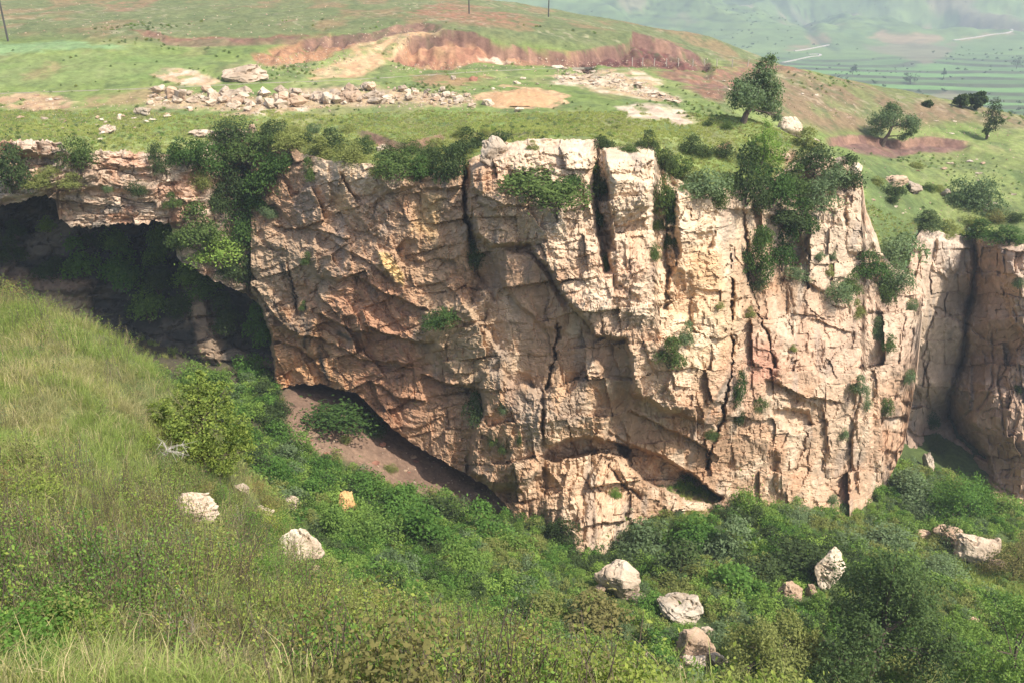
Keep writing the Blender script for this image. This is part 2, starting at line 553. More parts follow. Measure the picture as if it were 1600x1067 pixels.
a1 = np.concatenate([np.linspace(-0.95, -0.62, 50)[:-1], np.linspace(-0.62, 0.62, 620), np.linspace(0.62, 0.95, 50)[1:]])
nr = 330
tt = np.linspace(0, 1, nr)
ry = np.interp(a1, rim_a, rim_y)
A, T = np.meshgrid(a1, tt)
RY = np.broadcast_to(ry, A.shape)
GY = (RY + 0.7) * (345.0 / (RY + 0.7)) ** (T ** 1.15)
GX = A * GY
GZ = f_plat(GX, GY)
dist_rim = GY - RY
lump = fbm(GX / 11, GY / 11, 0, 4, 5) * 0.55 + fbm(GX / 2.2, GY / 2.6, 0, 3, 9) * 0.16
GZ = GZ + lump * smooth(-0.5, 5, dist_rim)
GZ = GZ - 0.55 * np.maximum(1.7 - dist_rim, 0) ** 1.5
QX, QY = proj(GX, GY, GZ)
wx = QX + 26 * fbm(GX / 7, GY / 9, 0, 5, 21, .62)
wy = QY + 11 * fbm(GX / 7, GY / 9, 3, 5, 23, .62)

G_A = (0.145, 0.190, 0.053)
G_B = (0.225, 0.250, 0.085)
G_C = (0.095, 0.130, 0.045)
n_big = 0.5 + 0.5 * fbm(GX / 14, GY / 18, 0, 4, 31)
n_mid = 0.5 + 0.5 * fbm(GX / 3.5, GY / 5, 0, 4, 33)
gc = mixc(G_A, G_B, smooth(0.3, 0.7, 0.6 * n_big + 0.4 * n_mid))
gc = mixc(gc, G_C, 0.75 * smooth(0.52, 0.70, n_mid))
gc = mixc(gc, (.25, .19, .10), 0.30 * smooth(0.60, 0.74, 0.5 + 0.5 * fbm(GX / 5, GY / 12, 0, 5, 37)))
earth = np.zeros(GX.shape)                      # bare ground, kept free of grass tufts


def patch(poly, c, soft=3.0, amt=1.0, c2=None, rag=1.0):
    global gc, earth
    s = sdpoly(QX + (wx - QX) * rag, QY + (wy - QY) * rag, poly)
    m = smooth(-soft, soft, s) * amt
    m = m * (1 - (0.75 if rag > .5 else 0.15) * smooth(0.60, 0.72, 0.5 + 0.5 * fbm(GX / 2.2, GY / 3.0, 0, 4, 43)))
    cc = np.broadcast_to(np.array(c, float), gc.shape)
    if c2 is not None:
        cc = mixc(cc, c2, smooth(0.35, 0.65, 0.5 + 0.5 * fbm(GX / 1.6, GY / 2.4, 0, 3, 41)))
    gc = mixc(gc, cc, m)
    earth = np.maximum(earth, m)


RED, ORA, TAN, PALE = (0.19, 0.100, 0.074), (0.35, 0.215, 0.13), (0.42, 0.29, 0.17), (0.52, 0.42, 0.30)
# the hillside above the track: duller, with earth showing through
hill = smooth(8, -14, QY - np.interp(QX, [-300, 0, 250, 420, 640, 800, 950, 1100, 1240], [62, 64, 66, 66, 52, 70, 80, 98, 106]))
gc = mixc(gc, mixc((0.105, 0.130, 0.055), (0.165, 0.17, 0.075), n_mid), hill * 0.9)
gc = mixc(gc, (0.26, 0.15, 0.085), hill * 0.55 * smooth(0.56, 0.72, 0.5 + 0.5 * fbm(GX / 9, GY / 22, 0, 4, 51)))
# right shoulder: dull red-brown and green
sh_ = smooth(0, 22, sdpoly(wx, wy, [(1040, 106), (1240, 100), (1620, 175), (1900, 240), (1900, 262), (1600, 215), (1520, 200), (1390, 212), (1300, 222), (1240, 200), (1150, 170), (1080, 150)], 80))
gc = mixc(gc, mixc((0.20, 0.135, 0.08), (0.155, 0.16, 0.065), smooth(0.46, 0.74, 0.5 + 0.5 * fbm(GX / 5, GY / 9, 0, 5, 61))), sh_ * 0.92)
earth = np.maximum(earth, sh_ * 0.4)
lowr = smooth(0, 25, sdpoly(wx, wy, [(1340, 235), (1900, 235), (1900, 420), (1340, 420)], 80))
gc = mixc(gc, mixc((0.095, 0.13, 0.045), (0.19, 0.22, 0.07), smooth(0.35, 0.65, n_mid * 0.5 + n_big * 0.5)), lowr * 0.9)
# the bright young crop on the left
field_m = smooth(0, 5, sdpoly(wx, wy, [(-400, 62), (0, 64), (130, 65), (205, 69), (225, 76), (120, 84), (0, 88), (-400, 90)], 60))
gc = mixc(gc, (0.18, 0.265, 0.115), field_m * .85)
leftg = smooth(0, 12, sdpoly(wx, wy, [(-400, 88), (0, 87), (230, 76), (330, 85), (340, 105), (230, 130), (0, 142), (-400, 142)], 60))
gc = mixc(gc, mixc((0.115, 0.175, 0.05), (0.20, 0.225, 0.085), n_mid), leftg * 0.8)
patch([(30, 118), (80, 100), (105, 108), (70, 125), (40, 128)], (0.28, 0.17, 0.10), 6, 0.5)
patch([(-300, 152), (0, 150), (95, 148), (118, 158), (90, 175), (50, 172), (0, 168), (-300, 170)], ORA, 4, 0.9, TAN)
patch([(60, 183), (160, 165), (210, 160), (300, 142), (220, 140), (130, 150), (120, 170)], (0.30, 0.20, 0.11), 5, 0.7)
patch([(232, 152), (300, 146), (400, 150), (480, 138), (600, 140), (735, 146), (742, 164), (600, 163), (500, 163), (430, 174), (340, 172), (240, 168)], (.36, .27, .17), 5, .9, TAN)
patch([(340, 183), (400, 172), (455, 166), (520, 160), (480, 176), (420, 186)], TAN, 3, 1, PALE)
patch([(225, 118), (250, 109), (300, 110), (345, 122), (350, 128), (300, 131), (250, 128)], PALE, 3, 1, TAN)
patch([(400, 82), (450, 64), (500, 58), (560, 58), (590, 66), (520, 80), (480, 96), (430, 105), (400, 96)], (.34, .185, .10), 4, 1, (0.27, 0.145, 0.08), .6)
patch([(480, 120), (540, 84), (590, 50), (640, 37), (685, 38), (640, 52), (632, 75), (612, 100), (560, 122), (500, 128)], (0.44, 0.27, 0.145), 4, 1, (0.44, 0.33, 0.18))
patch([(612, 95), (636, 55), (690, 47), (740, 52), (775, 70), (800, 72), (850, 78), (905, 82), (920, 97), (800, 96), (740, 96), (710, 108), (660, 108)], (.265, .13, .08), 2.5, 1, (.35, .195, .11), .35)
patch([(745, 80), (765, 70), (800, 82), (800, 92), (760, 90)], PALE, 3, 0.9)
patch([(900, 80), (985, 70), (990, 50), (1040, 64), (1090, 86), (1112, 101), (1050, 106), (980, 103), (920, 96)], (.175, .078, .06), 2.5, 1, (0.13, 0.06, 0.05), .3)
patch([(1020, 110), (1060, 104), (1110, 106), (1160, 100), (1240, 103), (1268, 114), (1170, 116), (1150, 130), (1130, 160), (1090, 150), (1060, 130)], RED, 6, 0.85, (0.26, 0.13, 0.085))
patch([(640, 18), (700, 5), (780, 22), (840, 30), (820, 40), (760, 36), (700, 34)], (0.27, 0.13, 0.08), 5, 0.8)
patch([(150, 14), (200, 4), (250, 0), (240, 10), (180, 18)], (0.27, 0.14, 0.09), 4, 0.7)
for ln in ([(215, 45), (250, 52), (258, 60), (300, 64), (350, 62), (420, 60), (470, 58)],):
    m_ = np.exp(-(dline(wx, wy, ln) / 2.2) ** 2)
    gc = mixc(gc, (0.20, 0.10, 0.06), m_)
patch([(735, 150), (790, 138), (845, 136), (870, 148), (880, 160), (860, 168), (800, 166), (752, 164)], (0.46, 0.30, 0.165), 2.5)
patch([(860, 115), (900, 108), (960, 106), (1010, 115), (1030, 135), (1062, 160), (1020, 158), (960, 146), (900, 135)], PALE, 4, 0.9, TAN)
patch([(640, 120), (760, 114), (780, 122), (720, 136), (650, 132)], (0.32, 0.17, 0.10), 5, 0.7)
patch([(955, 165), (1000, 165), (1060, 172), (1080, 185), (1068, 196), (1020, 186), (975, 184)], (0.48, 0.36, 0.26), 3, 1, PALE)
patch([(1295, 215), (1350, 212), (1400, 222), (1450, 214), (1510, 222), (1500, 232), (1430, 238), (1390, 248), (1340, 236)], (0.20, 0.112, 0.085), 3, 1, (.15, .09, .07), .5)
patch([(560, 203), (600, 212), (640, 226), (690, 208), (700, 214), (650, 236), (600, 228)], (0.25, 0.14, 0.085), 3, 0.9)
patch([(1120, 235), (1150, 228), (1150, 245), (1120, 246)], (0.27, 0.15, 0.09), 4, 0.9)
patch([(1200, 225), (1250, 232), (1240, 255), (1200, 250)], (0.30, 0.18, 0.11), 5, 0.8)
ledge = smooth(1.6, 0.0, dist_rim) * (0.5 + 0.5 * n_mid)
gc = mixc(gc, (0.30, 0.21, 0.12), ledge)
speck = smooth(0.70, 0.78, 0.5 + 0.5 * vnoise(GX / 0.9, GY / 1.6, 0, 71)) * smooth(0.45, 0.6, n_big) * (0.25 + 0.75 * np.maximum(hill, sh_))
gc = mixc(gc, (0.40, 0.32, 0.22), speck * 0.35)
bank = np.maximum(smooth(-2, 6, sdpoly(.7 * QX + .3 * wx, .7 * QY + .3 * wy, [(612, 95), (636, 55), (690, 47), (740, 52), (775, 70), (800, 72), (850, 78), (905, 82), (920, 97), (800, 96), (740, 96), (710, 108), (660, 108)])), np.maximum(smooth(-2, 6, sdpoly(wx, wy, [(900, 80), (985, 70), (990, 50), (1040, 64), (1090, 86), (1112, 101), (1050, 106), (980, 103), (920, 96)])), smooth(-2, 6, sdpoly(wx, wy, [(400, 82), (450, 64), (500, 58), (560, 58), (590, 66), (520, 80), (480, 96), (430, 105)]))))
GZ = GZ - bank * (1.3 * np.abs(fbm(GX / 2.6, GY / 14, 0, 3, 83)) + 0.5 * fbm(GX / 4, GY / 5, 0, 3, 85)) * 1.5
for ln, h in (([(215, 45), (250, 52), (258, 60), (300, 64), (350, 62), (420, 60), (470, 58)], .7), ([(470, 62), (520, 57), (580, 52), (620, 40), (660, 36), (690, 39)], 1.2), ([(628, 66), (640, 53), (690, 47), (740, 50), (775, 68), (800, 72), (850, 78), (905, 84), (930, 96)], 2.4), ([(895, 82), (940, 74), (983, 68), (990, 51), (1040, 64), (1090, 86), (1112, 100)], 2.4), ([(556, 203), (580, 208), (600, 214), (640, 228), (660, 222), (690, 210)], .8), ([(1290, 216), (1350, 212), (1400, 221), (1450, 214), (1515, 221)], 1.2), ([(700, 214), (760, 206), (800, 210), (840, 205)], .4)):
    l_ = np.array(ln, float)
    t_ = wy * .12 + QY * .88 - np.interp(QX, l_[:, 0], l_[:, 1])
    GZ = GZ - h * smooth(l_[0, 0] - 6, l_[0, 0] + 12, QX) * smooth(l_[-1, 0] + 6, l_[-1, 0] - 12, QX) * smooth(-.4, 5.5, t_) * np.exp(-np.maximum(t_, 0) / 16)
    edge_ = smooth(l_[0, 0] - 6, l_[0, 0] + 12, QX) * smooth(l_[-1, 0] + 6, l_[-1, 0] - 12, QX) * smooth(-1.0, -.2, t_) * smooth(7.5, 5.5, t_) * min(1, h)
    gc = mixc(gc, mixc((.15, .085, .066), (.24, .14, .095), smooth(.35, .65, .5 + .5 * fbm(GX / 1.8, GY / 3, 0, 3, 87))), .92 * edge_)
    earth = np.maximum(earth, edge_)
rough_ = np.maximum(earth, 0.4 * sh_)
GZ = GZ + rough_ * (fbm(GX / 1.5, GY / 1.8, 0, 3, 81) * 0.30) * smooth(0.5, 4, dist_rim)
mot = fbm(GX / .9, GY / 1.7, 0, 3, 91)
gc = gc * (1 + .30 * mot)[..., None]
gc = mixc(gc, (.085, .105, .045), (np.maximum(hill, sh_) * .6 + lowr * .5) * smooth(.18, .42, fbm(GX / 1.3, GY / 2.6, 7, 4, 93)))
tag(grid_obj("meadow_terrain", GX, GY, GZ, M_GROUND, gc, True), kind='structure')
plat_a1, plat_T = a1, tt

# ------------------------------------------------------------------ lower ground: near slope, gorge floor, talus under the overhang
LOW = [
    (0, 492, 42), (100, 505, 41), (200, 545, 39), (250, 590, 37), (262, 690, 33), (290, 760, 30), (330, 830, 27), (395, 905, 24), (465, 955, 22),
    (0, 560, 34), (120, 600, 31), (0, 700, 24), (120, 760, 22), (100, 850, 17), (250, 900, 16), (0, 1000, 12), (150, 1060, 11), (400, 1060, 11.5), (400, 920, 17.5), (600, 1067, 12.5), (575, 992, 20),
    (700, 980, 22), (800, 1004, 21), (800, 1067, 14.5), (870, 1038, 20), (960, 1067, 18.5), (-250, 480, 44), (-250, 700, 25), (-250, 1000, 12),
    (430, 630, 104), (350, 620, 108), (600, 700, 104), (680, 745, 102), (765, 792, 99), (860, 830, 93), (930, 875, 90), (1000, 810, 96), (1130, 792, 100), (1200, 790, 103), (1330, 803, 107.5),
    (1380, 765, 114), (1440, 735, 121), (1500, 752, 124), (1600, 782, 119), (1750, 810, 112),
    (480, 850, 76), (600, 880, 74), (800, 900, 76), (960, 960, 70), (1080, 1000, 66), (1010, 1067, 58), (1300, 1067, 60), (1600, 1067, 64), (1350, 900, 84), (1600, 900, 92), (1200, 930, 79), (1480, 840, 102),
    (430, 780, 84), (560, 790, 88), (700, 840, 85), (400, 720, 92), (1800, 1067, 66), (1800, 900, 90), (320, 700, 96),
]
HID = [(0, 0, -1.7), (-4, 3, -3.4), (4, 3, -3.6), (12, 3, -6), (-14, 3, -3), (30, 5, -16), (25, 22, -30), (60, 25, -34), (12, 30, -31), (3, 34, -33), (-6, 38, -32), (-16, 46, -31), (-28, 56, -31), (-45, 62, -31), (-60, 60, -26),
       (-90, 40, -15), (-40, 8, -5), (10, 44, -43), (-5, 55, -45), (-25, 78, -46), (-45, 85, -46), (-70, 95, -45), (40, 40, -44), (80, 45, -47), (-60, 125, -46), (-20, 125, -50), (20, 125, -60), (60, 140, -66), (90, 140, -68)]
lo_xyz = [at(*p) for p in LOW]
f_low = field([(float(p[0]), float(p[1])) for p in lo_xyz] + [(b[0], b[1]) for b in HID], [float(p[2]) for p in lo_xyz] + [b[2] for b in HID])
a2 = np.linspace(-1.0, 1.0, 520)
y2 = 2.0 * (150.0 / 2.0) ** np.linspace(0, 1, 420)
A, LY = np.meshgrid(a2, y2)
LX = A * np.maximum(LY, 22)
LZ = f_low(LX, LY)
LZ = LZ + fbm(LX / 5, LY / 5, 0, 4, 105) * 0.55 * smooth(6, 40, LY) + fbm(LX / 1.4, LY / 1.4, 0, 3, 109) * 0.16
RX_, RY_ = proj(LX, LY, LZ)
LZ = LZ + .45 * smooth(85, 92, LY) * (plate_ := fbm(LX / 1.5, LY / 1.5, 0, 4, 113, .6))
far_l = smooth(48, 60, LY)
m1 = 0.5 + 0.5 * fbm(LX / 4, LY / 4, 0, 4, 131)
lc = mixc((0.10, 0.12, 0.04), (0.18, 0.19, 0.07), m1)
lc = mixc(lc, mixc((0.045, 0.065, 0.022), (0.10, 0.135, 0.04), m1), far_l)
w3x = RX_ + 10 * fbm(LX / 2.5, LY / 2.5, 0, 3, 141)
w3y = RY_ + 7 * fbm(LX / 2.5, LY / 2.5, 5, 3, 142)
talus = smooth(-6, 8, sdpoly(w3x, w3y, [(436, 596), (560, 600), (680, 660), (800, 740), (840, 800), (760, 800), (680, 775), (600, 760), (560, 738), (540, 712), (500, 715), (460, 700), (440, 660)], 80)) * far_l
lc = mixc(lc, mixc((0.265, 0.175, 0.115), (0.16, 0.10, 0.07), m1), talus)
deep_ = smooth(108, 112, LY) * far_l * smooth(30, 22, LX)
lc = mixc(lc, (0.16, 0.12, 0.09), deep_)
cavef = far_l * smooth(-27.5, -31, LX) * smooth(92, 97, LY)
lc = mixc(lc, mixc((.07, .055, .042), (.11, .10, .05), m1), cavef)  # hollow floor darkened, its shade put into the ground colour
mead = smooth(0, 14, sdpoly(w3x, w3y, [(1440, 880), (1520, 880), (1640, 900), (1800, 930), (1800, 970), (1600, 955), (1480, 925)], 60)) * far_l
lc = mixc(lc, (0.16, 0.25, 0.06), mead)
apr = smooth(-4, 6, sdpoly(w3x, w3y, [(980, 770), (1060, 778), (1125, 785), (1140, 800), (1080, 806), (1000, 800)], 60)) * far_l
lc = mixc(lc, (0.45, 0.30, 0.18), apr)
tr_ = smooth(-4, 6, sdpoly(w3x, w3y, [(1540, 745), (1620, 760), (1800, 790), (1800, 812), (1600, 800), (1556, 790)], 60)) * far_l
lc = mixc(lc, (0.42, 0.27, 0.17), tr_)
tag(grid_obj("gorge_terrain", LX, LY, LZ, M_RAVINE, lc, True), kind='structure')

# ------------------------------------------------------------------ valley and mountains beyond
FARP = [(1600, 176, 420), (1500, 165, 470), (1350, 140, 540), (1250, 120, 620), (1600, 120, 640), (1400, 112, 720), (1280, 97, 800), (1500, 95, 800), (1250, 78, 900), (1100, 66, 1000), (1320, 72, 960), (1450, 62, 1000), (1580, 48, 1060),
        (1100, 25, 1180), (1000, 0, 1350), (1150, -30, 1450), (1300, 20, 1250), (1300, -20, 1400), (1450, 15, 1250), (1600, 0, 1300), (800, 0, 1700), (850, 25, 1500), (760, 8, 2000), (1700, 40, 1100), (1900, 30, 1150)]
FARH = [(-300, 420, -60), (-600, 700, -40), (0, 420, -66), (300, 380, -66), (600, 420, -66), (-200, 900, -50), (300, 1700, 40), (600, 1600, 60), (0, 2100, 60), (900, 1500, 50), (300, 2600, 130), (1000, 2600, 150), (-800, 2600, 90), (1500, 1500, 40), (2200, 2600, 120), (-2000, 2600, 120), (-1200, 1500, 30), (1000, 700, -50)]
fa_xyz = [at(p[0], p[1], p[2] * 1.8) for p in FARP]
f_far = field([(float(p[0]), float(p[1])) for p in fa_xyz] + [(b[0] * 1.8, b[1] * 1.8) for b in FARH], [float(p[2]) for p in fa_xyz] + [b[2] * 1.8 for b in FARH])
a3 = np.linspace(-0.9, 0.9, 520)
y3 = 420.0 * (4600.0 / 420.0) ** np.linspace(0, 1, 320)
A, FY = np.meshgrid(a3, y3)
FX = A * FY
FZ = f_far(FX, FY)
rise = smooth(1580, 2250, FY)
rid = 1 - np.abs(fbm(FX / 468 + 0.15 * FY / 468, FY / 756, 0, 4, 205))
FZ = FZ + rise * (rid - 0.75) * 190 + fbm(FX / 108, FY / 162, 0, 4, 207) * (2.5 + 26 * rise)
SX_, SY_ = proj(FX, FY, FZ)
flat = smooth(1620, 1400, FY)
step = (FZ + 0.02 * FX + 6 * fbm(FX / 288, FY / 288, 0, 2, 211)) / 3.2
saw = (SY_ - 0.02 * SX_ + 9 * fbm(FX / 216, FY / 360, 0, 3, 213)) / 9.5
tw = np.abs(saw - np.floor(saw) - 0.5) * 2
fc = mixc((0.10, 0.155, 0.055), (0.175, 0.23, 0.075), 0.5 + 0.5 * fbm(FX / 72, FY / 108, 0, 4, 221))
strip = hsh(np.floor(saw), np.floor(saw * 0), np.floor(saw * 0), 7)
fc = mixc(fc, mixc((0.13, 0.25, 0.07), (0.09, 0.15, 0.05), smooth(0.35, 0.65, strip)), flat * 0.7)
fc = mixc(fc, (0.075, 0.085, 0.045), flat * 0.95 * smooth(0.70, 0.86, tw))
FZ = FZ + flat * (np.floor(saw) - saw) * -2.2
up_ = smooth(0.45, 0.75, 0.5 + 0.5 * fbm(FX / 216, FY / 396, 0, 4, 231)) * rise
fc = mixc(fc, (0.05, 0.075, 0.035), up_ * 0.8)
fc = mixc(fc, (0.24, 0.18, 0.12), rise * .6 * smooth(.66, .74, .5 + .5 * fbm(FX / 90, FY / 200, 3, 5, 239)))
ter2 = (FZ + 5 * fbm(FX / 270, FY / 270, 0, 2, 233)) / 11.0
tl = np.abs(ter2 - np.floor(ter2) - 0.5) * 2
fc = mixc(fc, (0.045, 0.06, 0.03), rise * 0.85 * smooth(0.55, 0.9, tl) * smooth(.35, .6, .5 + .5 * fbm(FX / 300, FY / 400, 8, 3, 251)))
fc = mixc(fc, (0.04, 0.06, 0.03), rise * .7 * smooth(.62, .72, .5 + .5 * vnoise(FX / 14, FY / 22, 0, 253)) * smooth(.4, .6, .5 + .5 * fbm(FX / 200, FY / 300, 2, 3, 255)))
FZ = FZ + rise * (np.floor(ter2) - ter2) * -5.0
w5x = SX_ + 8 * fbm(FX / 54, FY / 108, 0, 3, 241)
w5y = SY_ + 4 * fbm(FX / 54, FY / 108, 3, 3, 242)
for poly, c in (([(1265, 50), (1290, 52), (1300, 70), (1268, 72)], (0.30, 0.17, 0.11)), ([(1360, 62), (1375, 48), (1400, 52), (1470, 52), (1480, 66), (1400, 72)], (0.36, 0.22, 0.14)), ([(1340, 72), (1440, 66), (1500, 72), (1480, 90), (1450, 105), (1400, 90)], (0.20, 0.15, 0.10)),
                ([(1500, 60), (1580, 48), (1585, 52), (1510, 66)], (0.34, 0.2, 0.13)), ([(1225, 75), (1265, 68), (1265, 76), (1230, 80)], (0.30, 0.16, 0.11)), ([(1240, 10), (1250, 22), (1280, 55), (1268, 48), (1238, 20)], (0.30, 0.24, 0.18)), ([(1448, 152), (1480, 146), (1520, 152), (1510, 162), (1460, 160)], (0.24, 0.18, 0.12))):
    fc = mixc(fc, c, smooth(-2, 4, sdpoly(w5x + 6 * vnoise(FX / 14, FY / 30, 2, 261), w5y + 4 * vnoise(FX / 14, FY / 30, 5, 262), poly)) * 0.6)
gul = np.exp(-(dline(w5x, w5y, [(1215, 0), (1240, 25), (1290, 66), (1310, 78)]) / 6) ** 2)
FZ = FZ - gul * 12 * rise
fc = mixc(fc, (0.06, 0.085, 0.04), gul * 0.7)
tag(grid_obj("mountain_terrain", FX, FY, FZ, M_FAR, fc, True), kind='structure')
# ------------------------------------------------------------------ cliffs
def sheet(name, xs, top, bot, nrow, depth, tone, back_top=True, bot_ext=None, side=(0, 0), jag=2.5, seed=0, mat=M_ROCK):
    """one rock face, rows from its rim to its foot; the rim is carried back into the ground, the foot under it"""
    top = np.array(top, float)
    bot = np.array(bot, float)
    n_t = jag * (fbm(xs / 14, xs * 0, seed, 3, 300 + seed) + 0.5 * vnoise(xs / 3.5, xs * 0, seed, 301 + seed))
    n_b = jag * (fbm(xs / 12, xs * 0, seed + 5, 3, 302 + seed) + 0.6 * vnoise(xs / 4, xs * 0, seed, 303 + seed))
    yt = np.interp(xs, top[:, 0], top[:, 1]) + n_t
    yb = np.maximum(np.interp(xs, bot[:, 0], bot[:, 1]) + n_b, yt + 1)
    t = np.linspace(0, 1, nrow)
    PX = np.broadcast_to(xs, (nrow, len(xs))).copy()
    PY = yt[None] + (yb - yt)[None] * t[:, None]
    D, = (depth(PX, PY),)
    X, Y, Z = at(PX, PY, D)
    C = tone(PX, PY, X, Y, Z)
    if back_top:                                # the rim turns over and runs back under the turf
        rows = []
        for k, (b, dz) in enumerate(((6.0, -1.1), (2.5, -0.45), (1.0, -0.12), (0.35, 0.0))):
            rows.append((X[0] * (1 + b / Y[0]), Y[0] + b, Z[0] + dz))
        X = np.vstack([[r[0] for r in rows], X])
        Y = np.vstack([[r[1] for r in rows], Y])
        Z = np.vstack([[r[2] for r in rows], Z])
        C = np.concatenate([np.repeat(C[:1], 4, 0), C])
    if bot_ext is not None:                     # how far the underside runs back (roof of a hollow) or the foot runs down
        ext = np.interp(xs, [e[0] for e in bot_ext], [e[1] for e in bot_ext])
        lo = []
        for k in (0.08, 0.3, 0.65, 1.0):
            bk = np.maximum(ext, 0) * k
            dn = np.where(ext > 0, 0.10 * bk, -ext * k)
            nz = 0.25 * fbm(xs / 8, xs * 0 + k * 9, 0, 3, 311)
            lo.append((X[-1] * (1 + bk / Y[-1]), Y[-1] + bk, Z[-1] - dn + nz))
        X = np.vstack([X, [r[0] for r in lo]])
        Y = np.vstack([Y, [r[1] for r in lo]])
        Z = np.vstack([Z, [r[2] for r in lo]])
        C = np.concatenate([C, np.repeat(C[-1:], 4, 0)])
    for sgn, ex in ((0, side[0]), (1, side[1])):
        if ex:
            cols = []
            base = -1 if sgn else 0
            for k in (0.15, 0.5, 1.0):
                cols.append((X[:, base] * (1 + 0.0 * k) + (ex * k * 0.15 if sgn else -ex * k * 0.15), Y[:, base] + ex * k, Z[:, base]))
            if not sgn:
                cols = cols[::-1]
            st = lambda i: np.stack([c[i] for c in cols], 1)
            cc = np.repeat(C[:, -1:] if sgn else C[:, :1], 3, 1)
            X, Y, Z, C = (np.hstack(p if sgn else p[::-1]) for p in ((X, st(0)), (Y, st(1)), (Z, st(2)), (C, cc)))
    return tag(grid_obj(name, X, Y, Z, mat, C, False), kind='structure')


def warp(PX, PY, s, amp=4.0, sc=16.0):
    return (PX + amp * fbm(PX / sc, PY / sc, 0, 3, 400 + s) + 0.35 * amp * vnoise(PX / 4, PY / 4, 0, 402 + s),
            PY + amp * fbm(PX / sc, PY / sc, 7, 3, 401 + s) + 0.35 * amp * vnoise(PX / 4, PY / 4, 3, 403 + s))


def blocks(u, v, su, sv, seed, tilt=1.0, joint=0.12, jw=0.1, wob=0.3):
    """jointed rock: courses of unequal angular blocks, each with its own set-back and lean"""
    wv = v / sv + wob * fbm(u / su / 2.2, v / sv / 3, seed, 3, seed + 11)
    row = np.floor(wv)
    z0 = row * 0
    fv = wv - row
    wid = 0.6 + 1.1 * hsh(row, z0, z0, seed + 7)
    wu = u / su / wid + 7.3 * hsh(row, z0, z0, seed) + wob * fbm(u / su / 2, v / sv / 2, seed + 3, 3, seed + 13)
    col = np.floor(wu)
    fu = wu - col
    h = hsh(col, row, z0, seed + 2) - 0.5 + tilt * ((hsh(col, row, z0, seed + 3) - 0.5) * (fu - .5) + (hsh(col, row, z0, seed + 4) - 0.5) * (fv - .5)) * 2
    e = np.minimum(np.minimum(fu, 1 - fu) * su * wid, np.minimum(fv, 1 - fv) * sv)
    return h - joint * np.exp(-(e / jw) ** 2) * (hsh(col, row, z0, seed + 5) > .35)


def plates(h, lev):
    """stepped relief: the rock breaks off in thin plates with crisp edges"""
    q = h * lev
    k = np.floor(q)
    return (k + smooth(0.0, 0.22, q - k) * 0.85 + 0.15 * (q - k)) / lev


